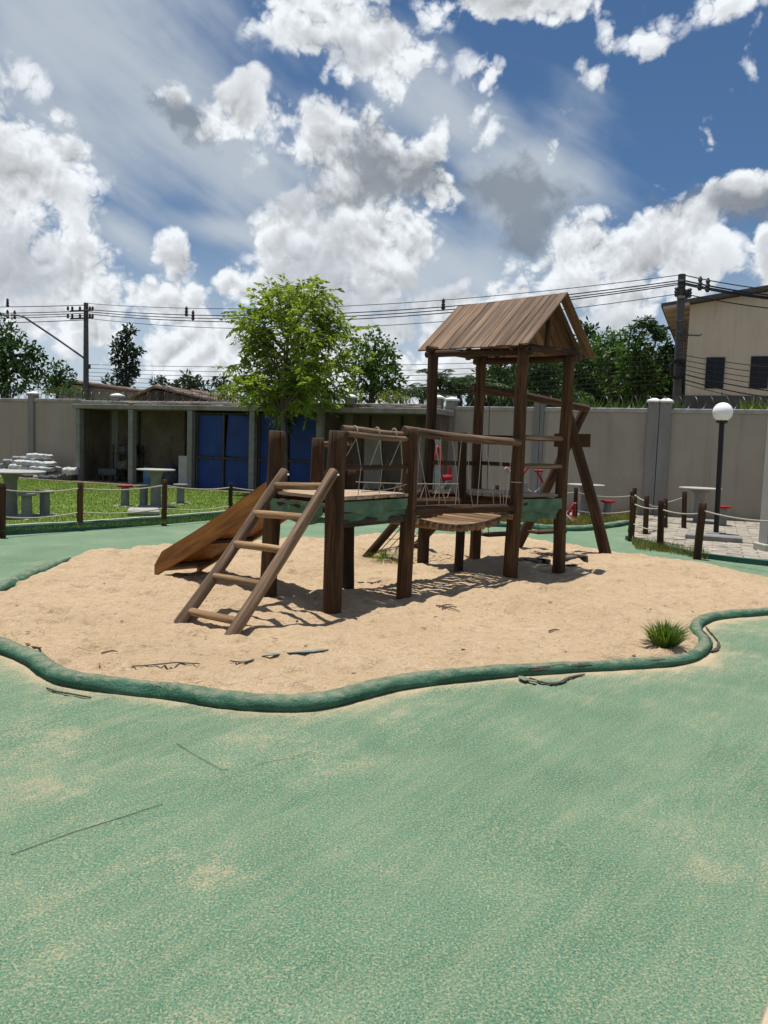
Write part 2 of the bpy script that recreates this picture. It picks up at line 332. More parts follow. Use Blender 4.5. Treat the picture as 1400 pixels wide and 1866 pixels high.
# sand
mt, n, b = newmat('sand')
t = add(n, 'ShaderNodeTexCoord'); v = t.outputs['Object']
big = noise(n, v, 0.9, 4, 0.6); mid_ = noise(n, v, 9.0, 5, 0.65); fine = noise(n, v, 160.0, 2, 0.6)
damp = noise(n, v, 3.0, 5, 0.7, 0.5); crumb = noise(n, v, 38.0, 4, 0.7)
base = ramp(n, big, [(0.3, (0.55, 0.405, 0.25)), (0.7, (0.67, 0.505, 0.325))])
med = noise(n, v, 16.0, 5, 0.7, 0.3)
base = mix(n, maprange(n, med, 0.50, 0.34, 0.0, 0.45), base, c4((0.36, 0.25, 0.15)))
base = mix(n, maprange(n, mid_, 0.45, 0.75, 0.0, 0.5), base, c4((0.70, 0.55, 0.38)))
base = mix(n, maprange(n, damp, 0.56, 0.72, 0.0, 0.5), base, c4((0.30, 0.205, 0.125)))
base = mix(n, maprange(n, fine, 0.38, 0.62, 0.22, 0.0), base, c4((0.28, 0.19, 0.12)))
base = mix(n, maprange(n, crumb, 0.645, 0.70, 0.0, 0.85), base, c4((0.10, 0.07, 0.045)))
n.links.new(base, b.inputs['Base Color']); b.inputs['Roughness'].default_value = 0.95; b.inputs['Specular IOR Level'].default_value = 0.1
bump(n, b, mth(n, 'ADD', mth(n, 'MULTIPLY', mid_, 1.6), mth(n, 'ADD', crumb, mth(n, 'ADD', med, mth(n, 'MULTIPLY', fine, 0.3)))), 0.032)
# lawn soil and far ground
mt, n, b = newmat('lawn_base')
t = add(n, 'ShaderNodeTexCoord'); v = t.outputs['Object']
g = noise(n, v, 1.4, 5, 0.6); g2 = noise(n, v, 30.0, 4, 0.7)
base = ramp(n, mth(n, 'ADD', mth(n, 'MULTIPLY', g, 0.6), mth(n, 'MULTIPLY', g2, 0.4)), [(0.35, (0.07, 0.125, 0.014)), (0.55, (0.12, 0.185, 0.028)), (0.72, (0.22, 0.22, 0.07))])
n.links.new(base, b.inputs['Base Color']); b.inputs['Roughness'].default_value = 1.0; bump(n, b, g2, 0.02)

# ------------------------------------------------------------------ object helpers
W = {}
def finish(o, parent, M):
    C.objects.link(o); W[o] = M
    if parent is not None:
        o.parent = parent; o.matrix_basis = W[parent].inverted() @ M
    else: o.matrix_basis = M
    return o
def tag(o, label=None, cat=None, group=None, kind=None):
    for k, v in (('label', label), ('category', cat), ('group', group), ('kind', kind)):
        if v: o[k] = v
    return o
def empty(name, loc, label, cat, group=None, kind=None):
    o = bpy.data.objects.new(name, None); o.empty_display_size = 0.2
    finish(o, None, Matrix.Translation(Vector(loc))); return tag(o, label, cat, group, kind)
def mesh(name, vs, fs, mat, smooth=False, sharp=None):
    me = bpy.data.meshes.new(name); me.from_pydata([tuple(map(float, v)) for v in vs], [], [tuple(f) for f in fs])
    me.materials.append(MATS[mat])
    if smooth:
        me.polygons.foreach_set('use_smooth', [True] * len(me.polygons))
        if sharp: me.set_sharp_from_angle(angle=math.radians(sharp))
    me.update(); return me
def obj(name, vs, fs, mat, parent=None, M=None, smooth=False, sharp=None):
    o = bpy.data.objects.new(name, mesh(name, vs, fs, mat, smooth, sharp))
    return finish(o, parent, M if M is not None else (Matrix.Translation(W[parent].to_translation()) if parent is not None else Matrix.Identity(4)))
def wobj(name, vs, fs, mat, parent=None, smooth=False, sharp=None, origin=None):  # vertices given in world space
    o0 = Vector(origin) if origin is not None else (W[parent].to_translation() if parent is not None else Vector((0, 0, 0)))
    vs = [(v[0] - o0.x, v[1] - o0.y, v[2] - o0.z) for v in vs]
    return obj(name, vs, fs, mat, parent, Matrix.Translation(o0), smooth, sharp)
def align(p0, p1, up=None):                # frame at p0 with z towards p1
    p0 = Vector(p0); z = (Vector(p1) - p0).normalized()
    u = Vector(up) if up is not None else (Vector((0, 0, 1)) if abs(z.z) < 0.95 else Vector((0, 1, 0)))
    x = u.cross(z).normalized(); y = z.cross(x)
    M = Matrix(((x.x, y.x, z.x, p0.x), (x.y, y.y, z.y, p0.y), (x.z, y.z, z.z, p0.z), (0, 0, 0, 1)))
    return M
def loggeo(L, ra, rb, sides=12, wob=0.012, rough=0.035, seed=0):
    rings = max(3, int(L / 0.11)); vs = []; fs = []; s = seed * 3.7
    zs = [0.0, 0.008] + [L * k / rings for k in range(1, rings)] + [L - 0.008, L]
    for k, z in enumerate(zs):
        tt = z / L; r = ra + (rb - ra) * tt
        if k in (0, len(zs) - 1): r *= 0.88
        cx = wob * math.sin(z * 2.3 + s) * min(1, 4 * tt * (1 - tt) + 0.2); cy = wob * math.cos(z * 1.7 + s * 2) * min(1, 4 * tt * (1 - tt) + 0.2)
        for j in range(sides):
            a = 2 * math.pi * j / sides
            rr = r * (1 + rough * mnoise.noise((math.cos(a) * 1.3 + s, math.sin(a) * 1.3, z * 3.0)) * 2)
            vs.append((cx + rr * math.cos(a), cy + rr * math.sin(a), z))
    for k in range(len(zs) - 1):
        for j in range(sides):
            j2 = (j + 1) % sides; fs.append((k * sides + j, k * sides + j2, (k + 1) * sides + j2, (k + 1) * sides + j))
    fs.append(tuple(reversed(range(sides)))); n0 = (len(zs) - 1) * sides; fs.append(tuple(range(n0, n0 + sides)))
    return vs, fs
_ls = [0]
def log(name, p0, p1, ra, rb=None, mat='post_wood', parent=None, sides=12, wob=0.008, rough=0.035):
    rb = ra if rb is None else rb; _ls[0] += 1
    L = (Vector(p1) - Vector(p0)).length
    vs, fs = loggeo(L, ra, rb, sides, wob, rough, _ls[0])
    return obj(name, vs, fs, mat, parent, align(p0, p1), True, 50)
def boxgeo(sx, sy, sz, bev=0.0):
    x, y = sx / 2, sy / 2
    if bev <= 0:
        vs = [(-x, -y, 0), (x, -y, 0), (x, y, 0), (-x, y, 0), (-x, -y, sz), (x, -y, sz), (x, y, sz), (-x, y, sz)]
        return vs, [(3, 2, 1, 0), (4, 5, 6, 7), (0, 1, 5, 4), (1, 2, 6, 5), (2, 3, 7, 6), (3, 0, 4, 7)]
    vs = []; fs = []
    for z, i in ((0, bev), (bev, 0), (sz - bev, 0), (sz, bev)):
        vs += [(-x + i, -y + i, z), (x - i, -y + i, z), (x - i, y - i, z), (-x + i, y - i, z)]
    fs.append((3, 2, 1, 0)); fs.append((12, 13, 14, 15))
    for k in range(3):
        for j in range(4): fs.append((4 * k + j, 4 * k + (j + 1) % 4, 4 * k + 4 + (j + 1) % 4, 4 * k + 4 + j))
    return vs, fs
def plank(name, p0, p1, wid, thick, mat, parent, up, bev=0.004, jit=0.0):   # board from p0 to p1; wid across, thick along 'up'
    L = (Vector(p1) - Vector(p0)).length; vs, fs = boxgeo(wid, thick, L, bev)
    if jit: vs = [(v[0] + random.uniform(-jit, jit), v[1] + random.uniform(-jit, jit) * 0.5, v[2] + random.uniform(-jit, jit)) for v in vs]
    return obj(name, vs, fs, mat, parent, align(p0, p1, up))
def box(name, c, size, mat, parent=None, rz=0.0, bev=0.006):   # c = centre of the bottom face
    vs, fs = boxgeo(*size, bev)
    M = Matrix.Translation(Vector(c)) @ Matrix.Rotation(rz, 4, 'Z')
    return obj(name, vs, fs, mat, parent, M)
class MB:
    def __init__(s): s.v = []; s.f = []
    def box(s, c, size, rz=0.0, bev=0.0):
        vs, fs = boxgeo(*size, bev); k = len(s.v); ca, sa = math.cos(rz), math.sin(rz)
        s.v += [(c[0] + v[0] * ca - v[1] * sa, c[1] + v[0] * sa + v[1] * ca, c[2] + v[2]) for v in vs]
        s.f += [tuple(k + i for i in f) for f in fs]; return s
    def tube(s, pts, r, sides=6, cap=True):
        pts = [Vector(p) for p in pts]; k0 = len(s.v); n = len(pts); rs = r if hasattr(r, '__len__') else [r] * n
        prev = None
        for i, p in enumerate(pts):
            t = (pts[min(i + 1, n - 1)] - pts[max(i - 1, 0)]).normalized()
            if prev is None: x = (Vector((0, 0, 1)) if abs(t.z) < 0.9 else Vector((1, 0, 0))).cross(t).normalized()
            else:
                x = prev - t * prev.dot(t)
                x = x.normalized() if x.length > 1e-6 else t.orthogonal().normalized()
            prev = x; y = t.cross(x)
            for j in range(sides):
                a = 2 * math.pi * j / sides; q = p + (x * math.cos(a) + y * math.sin(a)) * rs[i]; s.v.append(tuple(q))
        for i in range(n - 1):
            for j in range(sides):
                j2 = (j + 1) % sides; s.f.append((k0 + i * sides + j, k0 + i * sides + j2, k0 + (i + 1) * sides + j2, k0 + (i + 1) * sides + j))
        if cap:
            s.f.append(tuple(k0 + j for j in reversed(range(sides)))); s.f.append(tuple(k0 + (n - 1) * sides + j for j in range(sides)))
        return s
    def lathe(s, prof, c=(0, 0, 0), sides=20):      # prof: (r, z) from bottom up
        k0 = len(s.v)
        for r, z in prof:
            for j in range(sides):
                a = 2 * math.pi * j / sides; s.v.append((c[0] + r * math.cos(a), c[1] + r * math.sin(a), c[2] + z))
        for i in range(len(prof) - 1):
            for j in range(sides):
                j2 = (j + 1) % sides; s.f.append((k0 + i * sides + j, k0 + i * sides + j2, k0 + (i + 1) * sides + j2, k0 + (i + 1) * sides + j))
        s.f.append(tuple(k0 + j for j in reversed(range(sides)))); s.f.append(tuple(k0 + (len(prof) - 1) * sides + j for j in range(sides)))
        return s
    def build(s, name, mat, parent=None, smooth=False, sharp=40, origin=None):
        return wobj(name, s.v, s.f, mat, parent, smooth, sharp if smooth else None, origin)
def rope(name, p0, p1, r, sag, mat, parent, n=10):
    p0 = Vector(p0); p1 = Vector(p1)
    pts = [p0.lerp(p1, k / n) - Vector((0, 0, sag * 4 * (k / n) * (1 - k / n))) for k in range(n + 1)]
    return MB().tube(pts, r, 6).build(name, mat, parent, True, 80)
def vec(a, z=None): return Vector((float(a[0]), float(a[1]), float(a[2] if z is None else z)))
def crom(pts, n=8, closed=False):
    P = [np.array(p, float) for p in pts]; out = []; N = len(P)
    for i in range(N if closed else N - 1):
        a, b, c, d = (P[(i - 1) % N], P[i], P[(i + 1) % N], P[(i + 2) % N]) if closed else (P[max(i - 1, 0)], P[i], P[i + 1], P[min(i + 2, N - 1)])
        for k in range(n):
            t = k / n; out.append(0.5 * (2 * b + (c - a) * t + (2 * a - 5 * b + 4 * c - d) * t * t + (3 * b - a - 3 * c + d) * t ** 3))
    if not closed: out.append(P[-1])
    return np.array(out)

# ------------------------------------------------------------------ ground sheets
S = 700.0
tag(obj('ground', [(-S, -60, -0.16), (S, -60, -0.16), (S, S * 1.5, -0.16), (-S, S * 1.5, -0.16)], [(0, 1, 2, 3)], 'dirt'), kind='structure')

near_px = [(-160, 1130), (-60, 1160), (0, 1183), (60, 1208), (102, 1236), (150, 1250), (250, 1262), (330, 1272), (430, 1287), (500, 1291), (560, 1289), (620, 1279), (700, 1258), (760, 1247), (850, 1237), (940, 1229), (1050, 1222), (1150, 1217), (1225, 1211), (1272, 1196), (1284, 1175), (1268, 1152), (1280, 1135), (1320, 1126), (1400, 1119), (1520, 1105), (1660, 1085)]
left_px = [(-120, 1118), (-50, 1100), (0, 1078), (50, 1054), (95, 1036), (128, 1020)]
far_px = [(128, 1019), (185, 1008), (300, 1000), (420, 993), (480, 988), (600, 985), (700, 976), (790, 974), (870, 973), (930, 976), (1000, 989), (1100, 1003), (1180, 1019), (1280, 1031), (1330, 1041), (1400, 1056), (1520, 1075), (1660, 1085)]
near = crom([G(*p)[:2] for p in near_px], 8); left = crom([G(*p)[:2] for p in left_px], 8); far = crom([G(*p)[:2] for p in far_px], 8)
pit = np.vstack([near, far[::-1], left[::-1]])
def seg_dist(pts, poly, closed=True):
    A = poly; B = np.roll(poly, -1, 0) if closed else poly[1:]
    if not closed: A = poly[:-1]
    best = np.full(len(pts), 1e9)
    for a, b_ in zip(A, B):
        ab = b_ - a; l2 = max(ab @ ab, 1e-12); t_ = np.clip(((pts - a) @ ab) / l2, 0, 1)
        best = np.minimum(best, np.linalg.norm(pts - (a + t_[:, None] * ab), axis=1))
    return best
def inside(pts, poly):
    x, y = pts[:, 0], pts[:, 1]; c = np.zeros(len(pts), bool); j = len(poly) - 1
    for i in range(len(poly)):
        xi, yi = poly[i]; xj, yj = poly[j]
        if yi != yj: c ^= ((yi > y) != (yj > y)) & (x < (xj - xi) * (y - yi) / (yj - yi) + xi)
        j = i
    return c
def gridmesh(x0, x1, y0, y1, st):
    xs = np.arange(x0, x1 + st / 2, st); ys = np.arange(y0, y1 + st / 2, st)
    X, Y = np.meshgrid(xs, ys); pts = np.c_[X.ravel(), Y.ravel()]; nx = len(xs); ny = len(ys)
    i = np.arange(nx * ny).reshape(ny, nx)
    fs = np.c_[i[:-1, :-1].ravel(), i[:-1, 1:].ravel(), i[1:, 1:].ravel(), i[1:, :-1].ravel()]
    return pts, fs
def np_obj(name, V, Fq, mat, smooth=True, parent=None, origin=None):
    me = bpy.data.meshes.new(name); V = np.asarray(V, np.float32); Fq = np.asarray(Fq, np.int32); k = Fq.shape[1]
    if origin is not None: V = V - np.asarray(origin, np.float32)
    me.vertices.add(len(V)); me.vertices.foreach_set('co', V.ravel())
    me.loops.add(Fq.size); me.loops.foreach_set('vertex_index', Fq.ravel())
    me.polygons.add(len(Fq)); me.polygons.foreach_set('loop_start', np.arange(0, Fq.size, k, dtype=np.int32))
    if smooth: me.polygons.foreach_set('use_smooth', np.ones(len(Fq), bool))
    me.materials.append(MATS[mat]); me.update(calc_edges=True); me.validate()
    o = bpy.data.objects.new(name, me)
    M = Matrix.Translation(Vector([float(q) for q in origin])) if origin is not None else Matrix.Identity(4)
    return finish(o, parent, M)
def fnoise(pts, s, seed=0.0, oct=3):
    return np.array([mnoise.fractal((p[0] * s + seed, p[1] * s - seed, seed), 0.6, 2.0, oct) for p in pts])

pts, fs = gridmesh(-9.0, 10.0, 0.6, 19.5, 0.075)
dn = seg_dist(pts, near, False); ins = inside(pts, pit)
spill = np.where(ins, 1.0, np.maximum(np.exp(-(dn / 0.17)) * 1.4, 0.42 * np.exp(-(dn / 0.9))))
dl = seg_dist(pts, left, False); df = seg_dist(pts, far, False)
spill = np.maximum(spill, np.exp(-dl / 0.10) * 0.9); spill = np.maximum(spill, np.exp(-df / 0.10) * 0.7)
for px, py, r, a in [(150, 1345, 0.45, 0.42), (240, 1385, 0.25, 0.38), (380, 1590, 0.17, 0.5), (60, 1440, 0.22, 0.4), (620, 1350, 0.5, 0.3), (860, 1300, 0.35, 0.35), (1330, 1190, 0.22, 0.6), (1390, 1420, 0.2, 0.25), (1290, 1590, 0.2, 0.3), (300, 1650, 0.4, 0.2), (60, 1800, 0.5, 0.22), (90, 1025, 0.35, 0.55), (1050, 1265, 0.4, 0.35), (700, 1500, 0.6, 0.12), (450, 1010, .8, .2)]:
    g = G(px, py)[:2]; dd = np.linalg.norm((pts - g) * np.array([0.75, 1.0]), axis=1); spill = np.maximum(spill, a * np.exp(-(dd / r) ** 2) + 0 * spill)
z = 0.004 * fnoise(pts, 0.8, 3.1, 2)
fl = np_obj('green_floor', np.c_[pts, z], fs, 'green_floor'); tag(fl, kind='structure')
at_ = fl.data.attributes.new('spill', 'FLOAT', 'POINT'); at_.data.foreach_set('value', spill.astype(np.float32))

pts, fs = gridmesh(-6.2, 9.6, 4.0, 12.8, 0.03)
ins = inside(pts, pit); dd = seg_dist(pts, pit); sd = np.where(ins, dd, -dd)
z = 0.020 + 0.030 * fnoise(pts, 0.55, 1.7, 3) + 0.030 * fnoise(pts, 2.6, 5.2, 5)
foot = np.zeros(len(pts))
for k in range(1100):
    cx = random.uniform(-5, 6); cy = random.uniform(4.3, 11.5); a = random.uniform(0, 3.14); ca, sa = math.cos(a), math.sin(a)
    d = pts - np.array([cx, cy]); m_ = (np.abs(d[:, 0]) < 0.5) & (np.abs(d[:, 1]) < 0.5)
    e = d[m_]; q = ((e[:, 0] * ca + e[:, 1] * sa) / random.uniform(0.10, 0.17)) ** 2 + ((-e[:, 0] * sa + e[:, 1] * ca) / random.uniform(0.05, 0.08)) ** 2
    foot[m_] += random.uniform(0.012, 0.040) * (-np.exp(-q) * 1.5 + np.exp(-q / 3.0) * 0.75)
z = z + foot
edge = np.clip((sd + 0.10) / 0.22, 0, 1); edge = edge * edge * (3 - 2 * edge)
z = np.where(sd > -0.16, z * edge + (edge - 0.5) * 0.05 - 0.0, -0.08)
keep = (sd[fs] > -0.16).any(1)
tag(np_obj('sand', np.c_[pts, z], fs[keep], 'sand'), kind='structure')
_sx = np.arange(-6.2, 9.6 + 0.015, 0.03); _sw = len(_sx); _sz = z.copy()
def sandz(p):
    i = int(round((p[0] + 6.2) / 0.03)); j = int(round((p[1] - 4.0) / 0.03)); k = j * _sw + i
    return float(_sz[k]) if 0 <= i < _sw and 0 <= k < len(_sz) and j >= 0 and _sz[k] > -0.07 else 0.0
def GS(x, y, up=0.0):
    g = G(x, y)
    for _ in range(4): g = G(x, y, sandz(g) + up)
    return Vector(g)

# seams cut in the floor coat
for a in ([(20, 1560), (130, 1520), (220, 1492), (296, 1467)], [(322, 1356), (345, 1371), (382, 1392), (404, 1404), (416, 1404)], [(465, 1395), (520, 1385), (570, 1370)]):
    q = [vec(G(*p), 0.005) for p in a]
    MB().tube([p - Vector((0, 0, 0.0)) for p in q], 0.0013 if a[0][0] < 400 else 0.0009, 5).build('seam', 'seam_dark', fl, True)
# lower right corner: beige edging strip
e0, e1 = G(1412, 1866), G(1432, 1800)
d = Vector((e1 - e0)); M_ = MB(); pth = [vec(e0 + (e1 - e0) * t, 0.012) for t in (-3, 0, 1, 3)]
M_.tube(pth, 0.03, 8).build('floor_edging', 'beige_kerb', None, True); tag(bpy.data.objects['floor_edging'], 'beige edging strip in the near corner of the green floor', 'edging')

# ------------------------------------------------------------------ foam tube border of the sandpit
def tube_border(name, label, path, radfun, torn=(), zc=0.028):
    n_ = len(path); vs = []; fs = []; sides = 18
    root = None
    seg = np.gradient(path, axis=0); seg /= np.linalg.norm(seg, axis=1)[:, None]
    L = np.r_[0, np.cumsum(np.linalg.norm(np.diff(path, axis=0), axis=1))]
    for i, p in enumerate(path):
        nx, ny = -seg[i][1], seg[i][0]; r = radfun(i, L[i])
        for j in range(sides):
            a = 2 * math.pi * j / sides
            rr = r * (1 + 0.17 * mnoise.fractal((L[i] * 3.2, math.cos(a) * 0.9, math.sin(a) * 0.9 + 4), 0.6, 2.0, 5) + 0.05 * mnoise.noise((L[i] * 22, math.cos(a) * 3, math.sin(a) * 3)))
            vs.append((p[0] + nx * rr * math.cos(a) * 1.12, p[1] + ny * rr * math.cos(a) * 1.12, zc - 0.004 + rr * 0.88 * math.sin(a)))
    for i in range(n_ - 1):
        for j in range(sides):
            j2 = (j + 1) % sides; fs.append((i * sides + j, i * sides + j2, (i + 1) * sides + j2, (i + 1) * sides + j))
    fs.append(tuple(reversed(range(sides)))); fs.append(tuple((n_ - 1) * sides + j for j in range(sides)))
    o = wobj(name, vs, fs, 'green_tube', None, True, 60, origin=(path[0][0], path[0][1], 0))
    return tag(o, label, 'border', 'turf covered tubes round the sandpit')
def resample(path, st):
    L = np.r_[0, np.cumsum(np.linalg.norm(np.diff(path, axis=0), axis=1))]; t_ = np.arange(0, L[-1], st)
    return np.c_[np.interp(t_, L, path[:, 0]), np.interp(t_, L, path[:, 1])]
npath = resample(near, 0.035)
def nrad(i, l):
    p = npath[i]; base = 0.060 if p[0] < 0.2 else 0.060 - 0.014 * min(1, (p[0] - 0.2) / 1.2)
    return base
nb = tube_border('tube_border', 'long green turf covered tube edging the near side of the sandpit, torn in places', npath, nrad)
lpath = resample(left, 0.04)
tube_border('tube_border', 'short green turf covered tube at the left end of the sandpit', lpath, lambda i, l: 0.062 * (1 if i < len(lpath) - 14 else max(0.25, (len(lpath) - i) / 14)))
bpath = resample(crom([G(*p)[:2] for p in [(735, 955), (790, 958), (890, 959), (960, 962), (1000, 966), (1060, 967), (1110, 961), (1140, 956)]], 8), 0.06)
tube_border('tube_border', 'dark green turf covered tube along the weeds behind the swings', bpath, lambda i, l: 0.075, zc=0.04)
# tears: black inner foam showing, with torn flaps, on the near tube
def ribbon(name, pts, wid, mat, parent, th=0.006, upv=(0, 0, 1), smooth=True):
    pts = [Vector(p) for p in pts]; vs = []; fs = []; n_ = len(pts); ws = wid if hasattr(wid, '__len__') else [wid] * n_
    for i, p in enumerate(pts):
        t_ = (pts[min(i + 1, n_ - 1)] - pts[max(0, i - 1)]).normalized(); sdv = t_.cross(Vector(upv)).normalized(); nn = sdv.cross(t_)
        for (a, c_) in ((-1, 0), (1, 0), (1, 1), (-1, 1)): vs.append(tuple(p + sdv * ws[i] * 0.5 * a + nn * th * c_))
    for i in range(n_ - 1):
        for j in range(4): fs.append((4 * i + j, 4 * i + (j + 1) % 4, 4 * i + 4 + (j + 1) % 4, 4 * i + 4 + j))
    fs.append((3, 2, 1, 0)); fs.append(tuple(4 * n_ - 4 + j for j in range(4)))
    return wobj(name, vs, fs, mat, parent, smooth, 50)
def T(l, z, dx=0): return [vec(G(x, y, z)) for x, y in l]
nseg = np.gradient(npath, axis=0); nseg /= np.linalg.norm(nseg, axis=1)[:, None]
def nidx(px, py): return int(np.argmin(np.linalg.norm(npath - G(px, py)[:2], axis=1)))
def tubepoint(i, ang, k=1.03):
    r = nrad(i, 0) * k; p = npath[i]; return Vector((p[0] - nseg[i][1] * r * math.cos(ang) * 1.12, p[1] + nseg[i][0] * r * math.cos(ang) * 1.12, 0.024 + r * 0.88 * math.sin(ang)))
def tear(pa_, pb_, ang, width, k=1.06):            # ragged hole in the skin showing the black foam
    i0, i1 = sorted((nidx(*pa_), nidx(*pb_))); vs = []; fs = []; m_ = 7; n_ = i1 - i0
    for i in range(n_ + 1):
        t_ = i / n_; wv_ = width * (math.sin(math.pi * t_) ** 0.6) * (0.75 + 0.5 * random.random()) + 0.02
        for j in range(m_ + 1):
            a = ang + wv_ * (j / m_ - 0.5); vs.append(tuple(tubepoint(i0 + i, a, k - 0.10 * abs(j / m_ - 0.5) * 2 + random.uniform(-0.01, 0.01))))
    for i in range(n_):
        for j in range(m_): q = i * (m_ + 1) + j; fs.append((q, q + 1, q + m_ + 2, q + m_ + 1))
    return wobj('tear', vs, fs, 'black_rubber', nb, True)
def flap(px, wid, length, ang0=math.pi * 0.93, mat='green_tube', slant=0.0):   # torn skin lying out on the floor
    i = nidx(*px); o_ = Vector((nseg[i][1], -nseg[i][0], 0)); tg = Vector((nseg[i][0], nseg[i][1], 0)); p0 = tubepoint(i, ang0, 1.0)
    pts_ = [p0, p0 + o_ * length * 0.35 + tg * slant * 0.3 + Vector((0, 0, -0.015)), p0 + o_ * length * 0.7 + tg * slant * 0.7, p0 + o_ * length + tg * slant]
    for q, z_ in zip(pts_[1:], (0.03, 0.016, 0.008)): q.z = z_
    return ribbon('torn_flap', pts_, [wid, wid * 0.85, wid * 0.6, wid * 0.15], mat, nb, 0.008)
PI_ = math.pi
def strip(px, wid, mat, z=0.006, th=0.006):       # ragged torn strip lying on the floor beside the tube
    q = [tuple(p) for p in crom(px, 5)]; n_ = len(q)
    ws_ = [wid * random.uniform(0.5, 1.3) * (0.35 + 0.65 * math.sin(math.pi * k / (n_ - 1))) for k in range(n_)]
    return ribbon('torn_strip', [vec(G(x, y, z + random.uniform(0, 0.006))) for x, y in q], ws_, mat, nb, th)
tear((960, 1228), (1072, 1222), PI_ * 0.80, 0.75); tear((955, 1228), (1000, 1226), PI_ * 0.9, 0.5)
strip([(965, 1236), (985, 1243), (1003, 1246), (1022, 1244), (1036, 1236)], 0.034, 'black_rubber'); strip([(946, 1233), (960, 1239), (978, 1243)], 0.06, 'green_tube', 0.012); strip([(1026, 1241), (1036, 1236), (1052, 1232), (1066, 1229)], 0.022, 'black_rubber')
tear((1284, 1180), (1270, 1154), PI_ * 0.78, 0.9)
strip([(1286, 1142), (1294, 1152), (1303, 1162), (1309, 1170)], 0.016, 'black_rubber'); strip([(1310, 1171), (1309, 1180), (1302, 1186), (1290, 1188)], 0.034, 'black_rubber'); strip([(1291, 1160), (1296, 1168), (1294, 1178)], 0.03, 'green_tube', 0.01)
tear((128, 1246), (172, 1254), PI_ * 0.72, 0.7); tear((1180, 1215), (1205, 1213), PI_ * 0.7, 0.4); tear((60, 1208), (78, 1220), PI_ * 0.9, 0.3); tear((285, 1267), (296, 1268), PI_ * 0.7, 0.5, 1.04)
strip([(84, 1254), (104, 1261), (134, 1266), (166, 1272)], 0.016, 'black_rubber')

# ------------------------------------------------------------------ wooden play structure
def gp(px, py): return vec(G(px, py))
B = dict(F1=gp(490, 1095), F2=gp(602, 1125), F3=gp(737, 1092), F4=gp(633, 1077), E=gp(835, 1049), A=gp(771, 1037), B=gp(864, 1027), C=gp(930, 1057), D=gp(1017, 1047))
TOPX = dict(F1=(505, 785), F2=(618, 785), F3=(748, 780), F4=(638, 857), E=(844, 788), A=(790, 645), B=(877, 655), C=(955, 634), D=(1037, 650))
TP = {k: vec(D(*TOPX[k], B[k].y)) for k in B}
play = empty('wooden_play_structure', (0.6, 8.3, 0), 'dark log play structure with slide, ladder, rope bridge and roofed tower on the sand', 'playground')
RAD = dict(F1=(0.082, 0.078), F2=(0.085, 0.080), F3=(0.076, 0.072), F4=(0.068, 0.066), E=(0.055, 0.053), A=(0.072, 0.062), B=(0.075, 0.062), C=(0.088, 0.066), D=(0.078, 0.066))
for k in B:
    low = B[k] - (TP[k] - B[k]).normalized() * 0.2
    log('post', low, TP[k], RAD[k][0], RAD[k][1], 'post_wood', play, sides=14, wob=0.012)
def at(k, z):                       # point on post k at height z
    a, b_ = B[k], TP[k]; t_ = (z - a.z) / (b_.z - a.z); return a.lerp(b_, t_)
# platforms
def platform(corners, z, edge, nb_, parentname, over=0.05):
    p = bpy.data.objects.new(parentname, None); finish(p, play, Matrix.Translation(corners[0]))
    a, b_, c_, d_ = [Vector((q.x, q.y, z)) for q in corners]
    cen = (a + b_ + c_ + d_) / 4
    a, b_, c_, d_ = [cen + (q - cen) * 1.0 for q in (a, b_, c_, d_)]
    for k in range(nb_):
        t0 = (k + 0.5) / nb_; s0 = a.lerp(b_, t0); s1 = d_.lerp(c_, t0); dr = (s1 - s0).normalized()
        plank('board', s0 - dr * (over + random.uniform(-.01, .02)), s1 + dr * (over + random.uniform(-.01, .02)), (b_ - a).length / nb_ - 0.008, 0.03, 'deck_wood', p, (0, 0, 1), 0.004, 0.003)
    for s0, s1 in ((a, b_), (b_, c_), (c_, d_), (d_, a)):
        log('joist', Vector((s0.x, s0.y, z - 0.085)), Vector((s1.x, s1.y, z - 0.085)), 0.045, 0.045, 'post_wood', p, 10)
    return p
P1 = platform([B['F2'], B['F3'], B['F4'], B['F1']], 1.03, None, 9, 'platform')
P2 = platform([B['A'], B['C'], B['D'], B['B']], 0.965, None, 9, 'platform')
def tarp(p0, p1, z0, z1, out, parent, amp=0.02, sagb=0.02, n_=22):
    p0 = Vector(p0); p1 = Vector(p1); d_ = (p1 - p0); nrm_ = Vector((d_.y, -d_.x, 0)).normalized() * out; vs = []; fs = []; m_ = 6
    ph = random.uniform(0, 9)
    for side in (0, 1):
        for i in range(n_ + 1):
            for j in range(m_ + 1):
                t_ = i / n_; q = j / m_; z_ = z0 + (z1 - z0) * q - (q ** 2) * sagb * math.sin(math.pi * t_) - q * 0.015 * math.sin(t_ * 9 + ph)
                off = nrm_.normalized() * (amp * q * math.sin(t_ * 17 + ph + q * 2) + amp * 0.7 * mnoise.noise((t_ * 6 + ph, q * 2, 0))) + nrm_ * 1.0 + nrm_.normalized() * 0.003 * side
                v_ = p0.lerp(p1, t_) + off; vs.append((v_.x, v_.y, z_))
    o_ = (n_ + 1) * (m_ + 1)
    for s_ in (0, 1):
        for i in range(n_):
            for j in range(m_):
                q = [s_ * o_ + i * (m_ + 1) + j, s_ * o_ + (i + 1) * (m_ + 1) + j, s_ * o_ + (i + 1) * (m_ + 1) + j + 1, s_ * o_ + i * (m_ + 1) + j + 1]
                fs.append(q if s_ else q[::-1])
    return wobj('tarp_skirt', vs, fs, 'tarp', parent, True, 80)
def edge_pts(a, b_, ins_): 
    d_ = (b_ - a).normalized(); return a + d_ * ins_, b_ - d_ * ins_
